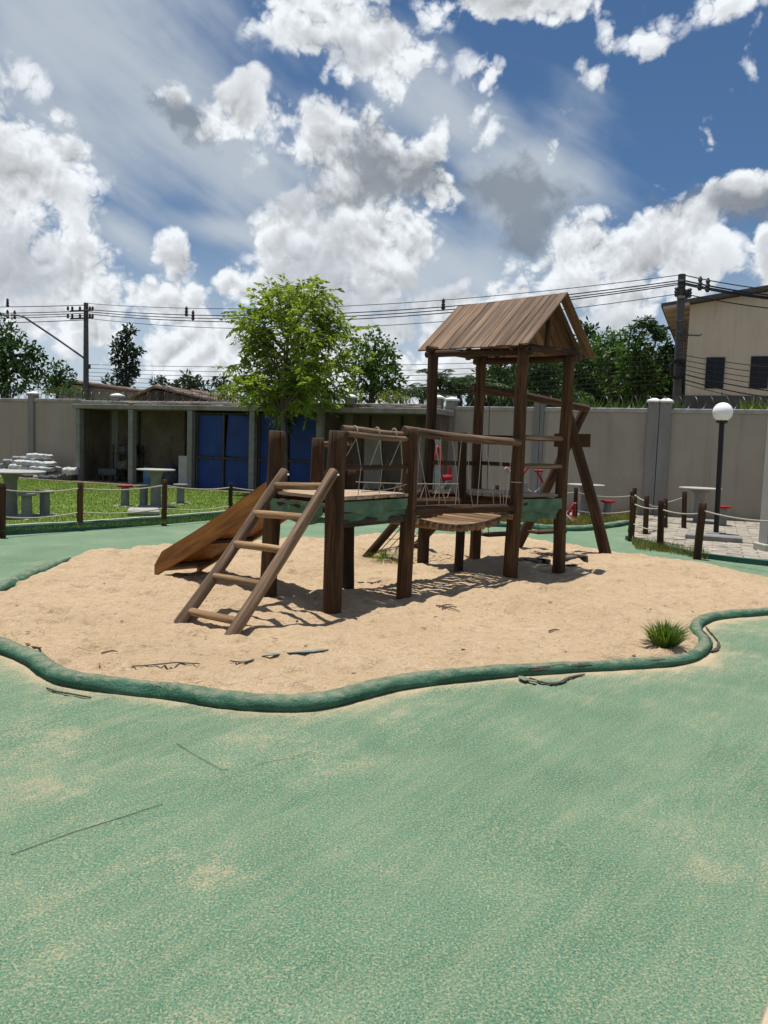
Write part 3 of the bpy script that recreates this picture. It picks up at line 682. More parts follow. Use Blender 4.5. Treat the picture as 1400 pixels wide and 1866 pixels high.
for a, b_, zt, zb, pl in (('F2', 'F3', 1.0, 0.90, P1), ('F2', 'F3', 0.895, 0.83, P1), ('F1', 'F2', 0.98, 0.86, P1), ('F1', 'F2', 0.86, 0.80, P1), ('C', 'D', 0.935, 0.80, P2), ('C', 'D', 0.83, 0.70, P2)):
    q0, q1 = edge_pts(B[a], B[b_], 0.075); tarp(q0, q1, zt, zb, 0.05 if zt > 0.85 + 0.05 else 0.012, pl)
plank('board', Vector((*edge_pts(B['F2'], B['F3'], 0.0)[0].xy, 0.80)), Vector((*edge_pts(B['F2'], B['F3'], 0.0)[1].xy, 0.80)), 0.03, 0.06, 'dark_board', P1, (0, 0, 1))
# ladder
lad = bpy.data.objects.new('ladder', None); finish(lad, play, Matrix.Translation(gp(370, 1150)))
la0, la1 = gp(322, 1143), vec(D(520, 858, 6.96)); lb0, lb1 = gp(416, 1167), vec(D(610, 858, 6.42))
la0m = la0 - (la1 - la0).normalized() * 0.10; lb0m = lb0 - (lb1 - lb0).normalized() * 0.10
log('rail', la0m, la1, 0.050, 0.044, 'grey_wood', lad, 14, 0.012); log('rail', lb0m, lb1, 0.052, 0.044, 'grey_wood', lad, 14, 0.012)
for k, t_ in enumerate((0.095, 0.30, 0.50, 0.70, 0.895)):
    a, b_ = la0.lerp(la1, t_), lb0.lerp(lb1, t_ + 0.005); d_ = (b_ - a).normalized()
    log('rung', a - d_ * 0.01, b_ + d_ * 0.01, 0.033, 0.031, 'tan_wood', lad, 12, 0.003)
for q in (la1, lb1):
    MB().lathe([(0.008, -0.01), (0.012, 0), (0.008, 0.006)], q + Vector((0.03, -0.03, -0.03)), 8).build('bolt_head', 'lens_white', lad, True)
# slide
sl_ = bpy.data.objects.new('slide', None); finish(sl_, play, Matrix.Translation(gp(300, 1050)))
e0 = B['F1'] + Vector((-0.03, 0.06, 0)); pdir = (B['F4'] - B['F1']).normalized(); e1 = e0 + pdir * 0.52
bot0 = gp(284, 1052); bdir = (bot0 - e0); bot1 = bot0 + pdir * 0.50
def side_panel(p_top, p_bot, thick, nrmv):
    d_ = (Vector((p_bot.x, p_bot.y, 0)) - Vector((p_top.x, p_top.y, 0))); prof = []
    up_, lo = [], []
    for k in range(15):
        t_ = k / 14; q = p_top.lerp(p_bot, t_); zb = 0.90 * (1 - t_) + 0.015 - 0.05 * math.sin(math.pi * t_) ** 2 * 0.4; h = 0.215 if t_ < 0.93 else 0.215 * (1 - ((t_ - 0.93) / 0.07) ** 2 * 0.45)
        lo.append(Vector((q.x, q.y, zb))); up_.append(Vector((q.x, q.y, zb + h)))
    vs = []; n_ = len(lo)
    for s_ in (0, 1):
        for q in lo + up_: vs.append(tuple(q + nrmv * thick * (s_ - 0.5)))
    fs = []; m_ = 2 * n_
    for i in range(n_ - 1):
        fs.append((i, i + 1, n_ + i + 1, n_ + i)); fs.append((m_ + i + 1, m_ + i, m_ + n_ + i, m_ + n_ + i + 1))
        fs.append((i + 1, i, m_ + i, m_ + i + 1)); fs.append((n_ + i, n_ + i + 1, m_ + n_ + i + 1, m_ + n_ + i))
    fs.append((0, n_, m_ + n_, m_)); fs.append((n_ - 1, m_ + n_ - 1, m_ + 2 * n_ - 1, 2 * n_ - 1))
    L_ = (lo[-1] - lo[0]).length
    M_ = align(lo[0], lo[-1]); Mi = M_.inverted()
    return obj('side_panel', [tuple(Mi @ Vector(v)) for v in vs], fs, 'slide_wood', sl_, M_), lo
s1_, lo1 = side_panel(e0, bot0, 0.032, pdir); s2_, lo2 = side_panel(e1, bot1, 0.032, pdir)
vs = []; fs = []
for s_ in (0, 1):
    for a, b_ in zip(lo1, lo2):
        up_ = Vector((0, 0, 0.045 + 0.018 * s_)); vs += [tuple(a + pdir * 0.017 + up_), tuple(b_ - pdir * 0.017 + up_)]
n_ = len(lo1)
for i in range(n_ - 1):
    fs.append((2 * i, 2 * i + 1, 2 * i + 3, 2 * i + 2)); o_ = 2 * n_; fs.append((o_ + 2 * i + 2, o_ + 2 * i + 3, o_ + 2 * i + 1, o_ + 2 * i))
wobj('chute', vs, fs, 'slide_wood', sl_, False)
for t_ in (0.12, 0.5, 0.86):
    i = int(t_ * 14); plank('cross_batten', lo1[i] + pdir * 0.02 + Vector((0, 0, 0.02)), lo2[i] - pdir * 0.02 + Vector((0, 0, 0.02)), 0.06, 0.03, 'dark_board', sl_, (0, 0, 1))
# slide gate post and stub rails
gpst = e1 + pdir * 0.10; gtop = vec(D(580, 798, gpst.y)); gbot = Vector((gtop.x, gtop.y, 0.86))
log('post', gbot, gtop, 0.062, 0.06, 'post_wood', play, 12)
rl = bpy.data.objects.new('railing', None); finish(rl, play, Matrix.Translation(gtop))
gd = (B['F4'] + Vector((0.05, 0.02, 0)) - gpst); gd.z = 0; gd.normalize()
for z_ in (gtop.z - 0.055, gtop.z - 0.35):
    log('rail', Vector((gtop.x, gtop.y, z_)), Vector((gtop.x, gtop.y, z_)) + gd * 0.36, 0.03, 0.03, 'grey_wood', rl, 10)
log('upright', Vector((gtop.x, gtop.y, 0.9)) + gd * 0.34, Vector((gtop.x, gtop.y, gtop.z - 0.02)) + gd * 0.34, 0.03, 0.03, 'post_wood', rl, 10)
# near railing between F2 and F3: lashed double log, lower log, zigzag cord
rl = bpy.data.objects.new('railing', None); finish(rl, play, Matrix.Translation(at('F2', 1.5)))
u23 = (B['F3'] - B['F2']).normalized(); n23 = Vector((u23.y, -u23.x, 0))
def on23(t_, z_, off=0.0):
    a, b_ = at('F2', z_), at('F3', z_); return a.lerp(b_, t_) + n23 * off
log('rail', vec(D(625, 781, 6.62)), vec(D(733, 791, 7.38)), 0.030, 0.027, 'grey_wood', rl, 10, 0.01)
log('rail', vec(D(632, 790, 6.62)), vec(D(744, 800, 7.42)), 0.027, 0.027, 'grey_wood', rl, 10, 0.008)
log('rail', on23(0.03, 1.30), on23(0.98, 1.30), 0.026, 0.026, 'post_wood', rl, 10, 0.01)
for t_ in (0.2, 0.5, 0.75):
    q = on23(t_, 1.595)
    MB().tube([q + Vector((math.cos(a) * 0.0, 0, 0)) + n23 * math.cos(a) * 0.031 + Vector((0, 0, math.sin(a) * 0.050 + 0.012)) for a in [k * math.pi / 6 for k in range(13)]], 0.006, 5).build('lashing', 'rope', rl, True)
zz = [(0.02, 1.31), (0.2, 1.55), (0.28, 1.31), (0.40, 1.31), (0.52, 1.55), (0.57, 1.31), (0.68, 1.31), (0.83, 1.55), (0.87, 1.31)]
for (t0, z0), (t1, z1) in zip(zz[:-1], zz[1:]):
    if z0 != z1: rope('cord', on23(t0, z0, 0.02), on23(t1, z1, 0.02), 0.0035, 0, 'rope', rl, 2)
for t_ in (0.28, 0.57, 0.87, 0.95):
    rope('cord', on23(t_, 1.30, 0.02), on23(t_, 1.05, 0.0), 0.0035, 0, 'rope', rl, 2)
rope('cord', on23(0.3, 1.08, 0.02), on23(0.98, 1.14, 0.02), 0.004, 0.02, 'rope', rl, 6)
# tower rails
rl = bpy.data.objects.new('railing', None); finish(rl, play, Matrix.Translation(at('D', 1.5)))
for a, b_, mt_ in (('C', 'D', 'grey_wood'), ('B', 'D', 'post_wood'), ('A', 'B', 'post_wood'), ('A', 'E', 'post_wood')):
    for z_ in (1.64, 1.31):
        if (a, b_) == ('A', 'B') and z_ > 1.5: continue
        q0, q1 = at(a, z_), at(b_, z_); log('rail', q0, q1, 0.030 if a == 'C' else 0.026, 0.028, mt_, rl, 10)
# rope bridge between the two platforms
br = bpy.data.objects.new('rope_bridge', None); finish(br, play, Matrix.Translation((at('F3', 0.8) + at('C', 0.8)) / 2))
na, nb2 = at('F3', 0.87), at('C', 0.84); fa, fb = at('F4', 0.90), at('E', 0.88)
log('side_log', na + Vector((0.02, -0.02, 0)), nb2 + Vector((-0.02, -0.04, 0)), 0.050, 0.046, 'post_wood', br, 12)
log('side_log', fa, fb, 0.050, 0.050, 'post_wood', br, 12)
log('handrail', at('F3', 1.625) + Vector((-0.06, -0.06, 0.02)), at('C', 1.575) + Vector((0.0, -0.05, 0)), 0.046, 0.042, 'grey_wood', br, 12, 0.012)
ns = 17
for k in range(ns):
    t_ = 0.06 + 0.88 * k / (ns - 1); dz = -0.07 - 0.135 * 4 * t_ * (1 - t_)
    p = na.lerp(nb2, t_) + Vector((0, 0, dz)); q = fa.lerp(fb, t_) + Vector((0, 0, dz)); d_ = (q - p).normalized()
    log('slat', p - d_ * (0.02 + random.uniform(0, 0.03)), q + d_ * 0.03, 0.034, 0.032, 'tan_wood', br, 10, 0.004)
for side_, (p, q) in enumerate(((na, nb2), (fa, fb))):
    pts_ = [p.lerp(q, k / 14) + Vector((0, 0, -0.07 - 0.135 * 4 * (k / 14) * (1 - k / 14) + 0.036)) for k in range(15)]
    MB().tube(pts_, 0.007, 6).build('deck_rope', 'dark_rope', br, True)
for k, t_ in enumerate((0.08, 0.25, 0.43, 0.62, 0.80, 0.93)):
    hp = at('F3', 1.60).lerp(at('C', 1.56), t_) + Vector((0, -0.05, 0)); lp = na.lerp(nb2, min(1, max(0, t_ + random.uniform(-0.04, 0.06)))) + Vector((0, -0.05, -0.03))
    rope('hand_rope', hp, lp, 0.0038, 0, 'rope', br, 2)
for k in range(6):
    t_ = 0.05 + k * 0.15; h0_ = at('F3', 1.58).lerp(at('C', 1.54), t_) + Vector((0, -0.045, 0)); l0_ = na.lerp(nb2, min(1, t_ + random.uniform(0.05, 0.13))) + Vector((0, -0.05, 0.0)); m0_ = h0_.lerp(l0_, 0.5) + Vector((random.uniform(-.03, .03), random.uniform(-.04, .02), random.uniform(-.03, .03)))
    MB().tube([Vector(q) for q in crom([tuple(h0_), tuple(m0_), tuple(l0_)], 4)], 0.0032, 5).build('hand_rope', 'rope', br, True)
for k in range(7):
    t_ = 0.08 + k * 0.13; f0 = fa.lerp(fb, t_) + Vector((0, 0, 0.03)); f1 = fa.lerp(fb, t_ + 0.05) + Vector((0, 0, 0.21)); f2 = fa.lerp(fb, t_ + 0.10) + Vector((0, 0, 0.03))
    rope('cord', f0, f1, 0.0035, 0, 'rope', br, 2); rope('cord', f1, f2, 0.0035, 0, 'rope', br, 2)
rope('cord', fa + Vector((0, 0, 0.22)), fb + Vector((0, 0, 0.20)), 0.005, 0.01, 'rope', br, 6)
MB().tube([at('C', 1.13) + Vector((0.078 * math.cos(a), 0.078 * math.sin(a), 0)) for a in [k * math.pi / 8 for k in range(17)]], 0.006, 5).build('lashing', 'rope', br, True)
# climbing net ramp behind
nr = bpy.data.objects.new('climbing_net', None); finish(nr, play, Matrix.Translation(gp(690, 1015)))
n0, n1_ = gp(662, 1022), gp(748, 1004); m0, m1 = at('A', 0.95) + Vector((-0.05, 0.05, 0)), at('B', 0.95) + Vector((-0.05, 0.05, 0))
log('rail', n0 - (m0 - n0).normalized() * 0.08, m0, 0.055, 0.05, 'post_wood', nr, 12); log('rail', n1_ - (m1 - n1_).normalized() * 0.08, m1, 0.055, 0.05, 'post_wood', nr, 12)
log('ground_log', n0 + Vector((0.05, 0.05, 0.05)), n1_ + Vector((0, 0, 0.05)), 0.05, 0.05, 'post_wood', nr, 12)
for k in range(1, 6): rope('net_cord', n0.lerp(n1_, k / 6), m0.lerp(m1, k / 6), 0.006, 0.03, 'dark_rope', nr, 6)
for k in range(1, 6): rope('net_cord', n0.lerp(m0, k / 6), n1_.lerp(m1, k / 6), 0.006, 0.04, 'dark_rope', nr, 6)
# roof
rf = bpy.data.objects.new('roof', None); finish(rf, play, Matrix.Translation((1.4, 9.4, 2.66)))
NL, NR_, FR_, RL, RR = [Vector(v) for v in ((0.35, 9.55, 2.655), (1.52, 8.55, 2.655), (2.52, 9.56, 2.655), (0.86, 10.12, 3.30), (2.05, 9.12, 3.32))]
FL = RL + (RL - NL); FL.z = 2.655
def slope(e0, e1, r0_, r1_, cnt, near_):
    ed = (e1 - e0); nrm_ = ed.cross(r0_ - e0).normalized(); nrm_ = nrm_ if nrm_.z > 0 else -nrm_
    wd = [random.uniform(0.8, 1.2) for _ in range(cnt)]; tot = sum(wd); acc = 0
    for k in range(cnt):
        t_ = (acc + wd[k] / 2) / tot; acc += wd[k]
        t_ += (0.0 if near_ or k != cnt - 2 else -0.0085); a = e0.lerp(e1, t_); b_ = r0_.lerp(r1_, t_); dr = (b_ - a).normalized()
        slit = 0.028 if (not near_ and k == cnt - 2) else 0.0
        plank('plank', a - dr * random.uniform(0.0, 0.03) + nrm_ * random.uniform(0.0, 0.008), b_ + dr * 0.012 + nrm_ * random.uniform(0.0, 0.006), ed.length * wd[k] / tot - 0.007 - slit, 0.020, 'roof_wood', rf, nrm_, 0.003, 0.0025)
slope(NL, NR_, RL, RR, 14, True); slope(FL, FR_, RL, RR, 14, False)
up_ = Vector((0, 0, 1))
for a, b_ in (('A', 'C'), ('B', 'D'), ('A', 'B'), ('C', 'D')):
    z_ = 2.60 if (a, b_) in (('A', 'C'), ('B', 'D')) else 2.66
    q0, q1 = at(a, z_), at(b_, z_); d_ = (q1 - q0).normalized()
    log('beam', q0 - d_ * 0.10, q1 + d_ * 0.10, 0.042, 0.042, 'post_wood', rf, 10)
for k, (n_, f_, r_) in enumerate(((NL, FL, RL), (NR_, FR_, RR))):
    ins_ = (NR_ - NL).normalized() * (0.2 if k == 0 else -0.22)
    for e in (n_, f_): log('rafter', e + ins_ + Vector((0, 0, -0.035)), r_ + ins_ + Vector((0, 0, -0.05)), 0.03, 0.03, 'post_wood', rf, 8)
    mid = (n_ + f_) / 2 + ins_; log('king_post', Vector((mid.x, mid.y, 2.62)), Vector((r_.x, r_.y, r_.z - 0.04)) + ins_, 0.035, 0.03, 'post_wood', rf, 8)
# swing frame
sw = bpy.data.objects.new('swing_frame', None); finish(sw, play, Matrix.Translation((3.0, 11.2, 0)))
bb0 = at('B', 2.24) + Vector((-0.10, 0.02, 0.02)); bb1 = vec(D(1072, 744, 11.2))
log('beam', bb0, bb1, 0.058, 0.050, 'post_wood', sw, 14, 0.015)
q1 = gp(1105, 1015); t1 = vec(D(1034, 745, 11.15)); q2 = gp(941, 1000); t2 = vec(D(1068, 742, 11.28))
log('leg', q1 - (t1 - q1).normalized() * 0.15, t1, 0.088, 0.07, 'tan_wood' if False else 'post_wood', sw, 14, 0.012); log('leg', q2 - (t2 - q2).normalized() * 0.15, t2, 0.08, 0.065, 'post_wood', sw, 14)
plank('cross_board', vec(D(1010, 802, 11.10)), vec(D(1076, 803, 11.10)), 0.03, 0.19, 'post_wood', sw, (0, 0, 1), 0.005)
# swings hang from the beam: things of their own
def swing(t0, t1, label):
    a, b_ = bb0.lerp(bb1, t0), bb0.lerp(bb1, t1); zs_ = 0.36; mid = (a + b_) / 2
    o = empty('swing', (mid.x, mid.y, zs_), label, 'swing', 'swings hung from the log beam')
    for q in (a, b_):
        s_ = Vector((mid.x, mid.y, 0)) + (Vector((q.x, q.y, 0)) - Vector((mid.x, mid.y, 0))) * 0.9
        for e_ in (-0.07, 0.07):
            MB().tube([(q.x, q.y, q.z - 0.05), (s_.x, s_.y, zs_ + 0.28), (s_.x + e_ * 0.6, s_.y - e_, zs_)], 0.005, 5).build('chain', 'chain', o, True)
    d_ = (b_ - a); d_.z = 0; d_.normalize(); s_ = d_.cross(Vector((0, 0, 1)))
    hl = (b_ - a).length * 0.45
    plank('seat', Vector((mid.x, mid.y, zs_)) - d_ * (hl + 0.05), Vector((mid.x, mid.y, zs_)) + d_ * (hl + 0.05), 0.22, 0.035, 'post_wood', o, (0, 0, 1))
swing(0.14, 0.38, 'plank swing seat on chains nearer the tower, left of two'); swing(0.56, 0.80, 'plank swing seat on chains nearer the slanted legs, right of two')

# ------------------------------------------------------------------ boundary wall, shed
wd = Vector((0.9187, -0.395, 0)).normalized(); wn = Vector((0.395, 0.9187, 0)).normalized()      # along the wall / away from the yard
WRZ = math.atan2(wd.y, wd.x)
WQ = Vector((6.37, 18.18, 0))
def plane_hit(px, py, q, nn):
    d = Vector(ray(px, py)); e = Vector(EYE); t_ = (Vector(q) - e).dot(nn) / d.dot(nn); return e + d * t_
def ws(px, py=745, off=0.0): return (plane_hit(px, py, WQ + wn * off, wn) - WQ).dot(wd)          # run along the wall at a pixel
def wpt(s_, off=0.0, z=0.0): p = WQ + wd * s_ + wn * off; return Vector((p.x, p.y, z))
wall_runs = [('left', ws(-160), ws(152), 2.60, 'grey beige rendered boundary wall left of the storage shed'),
             ('mid', ws(152), ws(806), 2.55, 'stretch of boundary wall rising just above the storage shed roof'),
             ('right', ws(812), ws(1560), 2.50, 'beige rendered boundary wall behind the play tower and the globe lamp')]
PIL = [(62, 0), (215, 1), (640, 1), (798, 1), (824, 2), (985, 2), (1192, 2), (1214, 2), (1420, 2)]
for idx, (nm, s0, s1, h, lab) in enumerate(wall_runs):
    o = empty('boundary_wall', wpt(s0), lab, 'wall', 'boundary wall runs')
    L = s1 - s0; c = wpt((s0 + s1) / 2)
    pil = sorted(ws(p[0]) for p in PIL if p[1] == idx); cuts = [s0] + [p for p in pil if s0 + 0.3 < p < s1 - 0.3] + [s1]
    for a, b_ in zip(cuts[:-1], cuts[1:]):
        if b_ - a < 0.3: continue
        mid = wpt((a + b_) / 2); box('panel', (mid.x, mid.y, -0.15), (b_ - a - 0.004, 0.14, h + 0.15 - 0.04), 'wall_paint', o, WRZ, 0.0)
        mid = wpt((a + b_) / 2, 0.0, h - 0.04); box('coping', mid, (b_ - a - 0.01, 0.24, 0.10), 'coping', o, WRZ, 0.012)
    for p in pil:
        q = wpt(p, -0.02); box('pilaster', (q.x, q.y, -0.15), (0.25, 0.24, h + 0.15 + 0.20), 'pilaster_paint', o, WRZ, 0.01)
        q = wpt(p, -0.02, h + 0.20); m_ = MB(); ca, sa = math.cos(WRZ), math.sin(WRZ)
        prof = [(0.16, 0.0), (0.16, 0.04), (0.05, 0.10)]
        for r_, z_ in prof:
            for ax, ay in ((-1, -1), (1, -1), (1, 1), (-1, 1)): m_.v.append((q.x + (ax * ca - ay * sa) * r_, q.y + (ax * sa + ay * ca) * r_, q.z + z_))
        for k in range(2):
            for j in range(4): m_.f.append((4 * k + j, 4 * k + (j + 1) % 4, 4 * k + 4 + (j + 1) % 4, 4 * k + 4 + j))
        m_.f += [(3, 2, 1, 0), (8, 9, 10, 11)]; m_.build('cap', 'white_cap', o)
    # coiled razor wire on short brackets
    m_ = MB(); pts_ = []; turns = int(L / 0.32)
    for k in range(turns * 12):
        s_ = s0 + L * k / (turns * 12); a = 2 * math.pi * k / 12; p = wpt(s_, 0.15 * math.cos(a), h + 0.20 + 0.15 * math.sin(a)); pts_.append(p)
    m_.tube(pts_, 0.010, 3); 
    m_.tube([wpt(s0, 0, h + 0.36), wpt(s1, 0, h + 0.36)], 0.005, 3)
    r_o = m_.build('razor_wire', 'thin_steel', o)
    for k in range(int(L / 1.6) + 1):
        p = wpt(s0 + 0.2 + k * 1.6, 0, h + 0.04)
        if p is not None: MB().tube([p, p + Vector((0, 0, 0.42))], 0.011, 5).build('wire_bracket', 'thin_steel', o)
# storage shed built against the wall
SO = -1.30; SH = 2.30
def sp_(px, py=800): return (plane_hit(px, py, WQ + wn * SO, wn) - WQ).dot(wd)
sx0, sx1 = sp_(141), sp_(792)
shed = empty('storage_shed', wpt((sx0 + sx1) / 2, SO), 'low open fronted storage shed with concrete roof slab and blue doors', 'shed')
mid = wpt((sx0 + sx1) / 2, (SO - 0.12 - 0.10) / 2 + 0.0, SH); box('roof_slab', wpt((sx0 + sx1) / 2, SO / 2 - 0.12, SH), (sx1 - sx0 + 0.2, -SO - 0.02, 0.13), 'shed_fascia', shed, WRZ, 0.01)
box('floor_slab', wpt((sx0 + sx1) / 2, SO / 2 - 0.08, -0.1), (sx1 - sx0, -SO - 0.10, 0.14), 'shed_floor', shed, WRZ, 0.01)
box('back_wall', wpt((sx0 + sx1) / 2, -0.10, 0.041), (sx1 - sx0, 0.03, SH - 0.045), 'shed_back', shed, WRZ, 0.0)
pil_px = [144.5, 240.5, 348, 461, 583, 786]
for p in pil_px:
    q = wpt(sp_(p), SO + 0.02); box('pillar', (q.x, q.y, -0.1), (0.165, 0.17, SH + 0.098), 'concrete', shed, WRZ, 0.008)
for p in (144.5, 348, 583, 786):
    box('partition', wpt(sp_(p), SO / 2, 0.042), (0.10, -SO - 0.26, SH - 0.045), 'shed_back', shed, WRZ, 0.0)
for p in (205, 292, 640, 700): box('stud', wpt(sp_(p), -0.15, 0.042), (0.05, 0.04, SH - 0.05), 'dark_board', shed, WRZ, 0.004)
def door(pxa, pxb, ajar):
    s0, s1 = sp_(pxa), sp_(pxb); dr = bpy.data.objects.new('door', None); finish(dr, shed, Matrix.Translation(wpt(s0, SO + 0.1)))
    sm = (s0 + s1) / 2
    for a, b_, z0, z1, tilt in ((s0, sm, 1.02, SH - 0.12, 0), (sm, s1, 1.02, SH - 0.12, ajar), (s0, sm, 0.12, 0.96, 0), (sm, s1, 0.12, 0.96, 0)):
        vs, fs_ = boxgeo(b_ - a - 0.09, 0.02, z1 - z0, 0.003)
        M_ = Matrix.Translation(wpt((a + b_) / 2, SO + 0.13, z0)) @ Matrix.Rotation(WRZ, 4, 'Z') @ Matrix.Rotation(tilt, 4, 'Y')
        obj('panel', vs, fs_, 'blue_panel', dr, M_)
    for s_ in (s0 + 0.02, sm, s1 - 0.02): box('stile', wpt(s_, SO + 0.10, 0.06), (0.05, 0.04, SH - 0.10), 'dark_board', dr, WRZ, 0.003)
    for z_ in (0.06, 0.96, SH - 0.11): box('cross_rail', wpt(sm, SO + 0.095, z_), (s1 - s0 - 0.06, 0.035, 0.055), 'dark_board', dr, WRZ, 0.003)
door(355, 455, 0.07); door(468, 577, 0.0)
for k, p in enumerate((610, 648, 690, 735, 768)):
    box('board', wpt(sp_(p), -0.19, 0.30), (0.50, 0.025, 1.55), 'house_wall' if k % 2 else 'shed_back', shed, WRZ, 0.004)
# litter on the slab
for k in range(46):
    s_ = random.uniform(sx0 + 1.2, sx1 - 0.3); q = wpt(s_, random.uniform(SO + 0.05, SO + 0.7), SH + 0.128)
    o_ = box('roof_litter', q, (random.uniform(0.15, 0.7), random.uniform(0.1, 0.3), random.uniform(0.03, 0.12)), random.choice(['rubble', 'shed_fascia', 'tile_roof', 'twig']), shed, WRZ + random.uniform(-0.5, 0.5), 0.01)
# things standing in the open bays
o = empty('shelf', wpt(sp_(196), -0.45), 'dark wooden shelf in the leftmost shed bay', 'shelf')
for z_ in (0.45, 0.95): box('shelf_board', wpt(sp_(196), -0.42, z_), (0.95, 0.4, 0.03), 'dark_board', o, WRZ, 0.004)
for dx in (-0.44, 0.44):
    for dy in (-0.58, -0.26): box('leg', wpt(sp_(196) + dx, dy, 0.04), (0.04, 0.04, 1.2), 'dark_board', o, WRZ, 0.003)
for k, (p, z_, sz, mt_) in enumerate(((188, 0.98, (0.3, 0.25, 0.22), 'sack_dark'), (203, 0.98, (0.28, 0.25, 0.28), 'black_metal'), (190, 0.48, (0.4, 0.3, 0.25), 'scrap_cloth'))):
    tag(box('box', wpt(sp_(p), -0.42, z_), sz, mt_, None, WRZ, 0.02), ['dark box on the top shelf in the leftmost bay, left one', 'black box on the top shelf in the leftmost bay, right one', 'grey bundle on the lower shelf in the leftmost bay'][k], 'box')
o = tag(box('board_sheet', wpt(sp_(325), -0.85, 0.04), (0.62, 0.03, 0.95), 'board_white', None, WRZ + 0.05, 0.004), 'pale board sheet leaning in the second shed bay', 'board')
o = empty('drum', wpt(sp_(258), -0.95, 0.04), 'pale blue plastic drum in the second shed bay', 'drum')
MB().lathe([(0.17, 0), (0.18, 0.03), (0.18, 0.25), (0.19, 0.27), (0.18, 0.29), (0.18, 0.55), (0.16, 0.58)], wpt(sp_(258), -0.95, 0.04), 16).build('body', 'drum_blue', o, True)
MB().lathe([(0.05, 0), (0.05, 0.04)], wpt(sp_(258) + 0.05, -0.95, 0.62), 10).build('bung', 'black_metal', o)
o = tag(MB().lathe([(0.20, 0), (0.30, 0.1), (0.33, 0.35), (0.26, 0.55), (0.10, 0.66), (0.05, 0.74)], wpt(sp_(285), -0.6, 0.04), 14).build('refuse_sack', 'sack_dark', None, True), 'black knotted refuse sack in the second shed bay', 'sack')
o = empty('broom', wpt(sp_(262), -0.35, 0.04), 'long handled broom leaning in the second shed bay', 'broom')
MB().tube([wpt(sp_(262), -0.45, 0.1), wpt(sp_(266), -0.16, 1.55)], 0.014, 6).build('handle', 'tan_wood', o, True)
MB().box(wpt(sp_(262), -0.46, 0.045), (0.28, 0.06, 0.10), WRZ).build('head', 'dark_board', o)
o = empty('garden_cart', wpt(sp_(185), -0.9, 0.04), 'old tangled metal cart low in the leftmost shed bay', 'cart')
q = wpt(sp_(183), -0.85, 0.04)
MB().box(q + Vector((0, 0, 0.25)), (0.7, 0.35, 0.22), WRZ, 0.02).build('tray', 'thin_steel', o)
for dx in (-0.25, 0.25):
    pts_ = [q + wd * (dx + 0.14 * math.cos(a)) + Vector((0, 0, 0.15 + 0.14 * math.sin(a))) - wn * 0.2 for a in [k * math.pi / 8 for k in range(17)]]
    MB().tube(pts_, 0.025, 6, False).build('wheel', 'black_rubber', o, True)
MB().tube([q + wd * 0.3 + Vector((0, 0, 0.4)), q + wd * 0.6 + Vector((0, 0, 0.75))], 0.015, 6).build('handle', 'tan_wood', o)

# sacks heaped against the left wall
def sackmesh(seed):
    bm = bmesh.new(); bmesh.ops.create_cube(bm, size=1.0); bmesh.ops.subdivide_edges(bm, edges=bm.edges[:], cuts=6, use_grid_fill=True)
    for v in bm.verts:
        x, y, z_ = v.co; v.co += Vector((0, 0, 0)); f = 1 - 0.35 * (abs(x * 2) ** 4); g_ = 1 - 0.3 * (abs(y * 2) ** 4)
        v.co.z = z_ * f * g_ + 0.22 * mnoise.noise((x * 4 + seed, y * 4, z_ * 2)) + 0.12 * mnoise.noise((x * 11 + seed, y * 11, z_ * 2)); v.co.x = x * (1 - 0.12 * abs(y * 2) ** 3) + 0.04 * mnoise.noise((y * 4, seed, x * 3)); v.co.y = y * (1 - 0.1 * abs(x * 2) ** 3)
    me = bpy.data.meshes.new('sack'); bm.to_mesh(me); bm.free(); me.polygons.foreach_set('use_smooth', [True] * len(me.polygons)); return me
smesh = {}
for mt_ in ('sack_white', 'sack_grey', 'sack_dark'):
    for k in range(2):
        me = sackmesh(k * 5.1 + len(smesh)); me.materials.append(MATS[mt_]); smesh[(mt_, k)] = me
slab = {'sack_white': 'white woven sack in the heap against the left wall', 'sack_grey': 'grey filled sack in the heap against the left wall', 'sack_dark': 'dark torn sack in the low heap beside the shed'}
def sack(px, py_z, off, mt_, sz):
    p = wpt(ws(px, 860, off), off, py_z); o = bpy.data.objects.new('sack', smesh[(mt_, random.randint(0, 1))])
    finish(o, None, Matrix.Translation(p) @ Matrix.Rotation(WRZ + random.uniform(-0.35, 0.35), 4, 'Z') @ Matrix.Rotation(random.uniform(-0.12, 0.12), 4, 'X') @ Matrix.Diagonal((sz[0], sz[1], sz[2], 1)))
    tag(o, slab[mt_], 'sack', 'sacks heaped by the left wall')
for row, (z_, xs) in enumerate(((0.10, (14, 30, 46, 62, 78, 94)), (0.25, (12, 28, 45, 60, 76, 92)), (0.40, (16, 32, 48, 66, 84, 98)), (0.55, (22, 40, 56, 70, 88)), (0.66, (40, 64, 82)), (0.77, (66, 80)))):
    for x in xs:
        front = row < 4 and 28 < x < 90
        sack(x, z_, -0.95 - 0.3 * front + random.uniform(-0.1, 0.1), 'sack_white' if (front and row in (1, 2, 3)) else random.choice(['sack_grey', 'sack_grey', 'sack_white' if row > 4 else 'sack_grey']), (0.52, 0.38, 0.17))
for x, z_ in ((84, 0.1), (92, 0.09), (102, 0.12), (112, 0.10), (120, 0.16), (126, 0.2), (129, 0.38)):
    sack(x, z_, -1.5, 'sack_white' if x == 129 else 'sack_dark', (0.45, 0.35, 0.24))

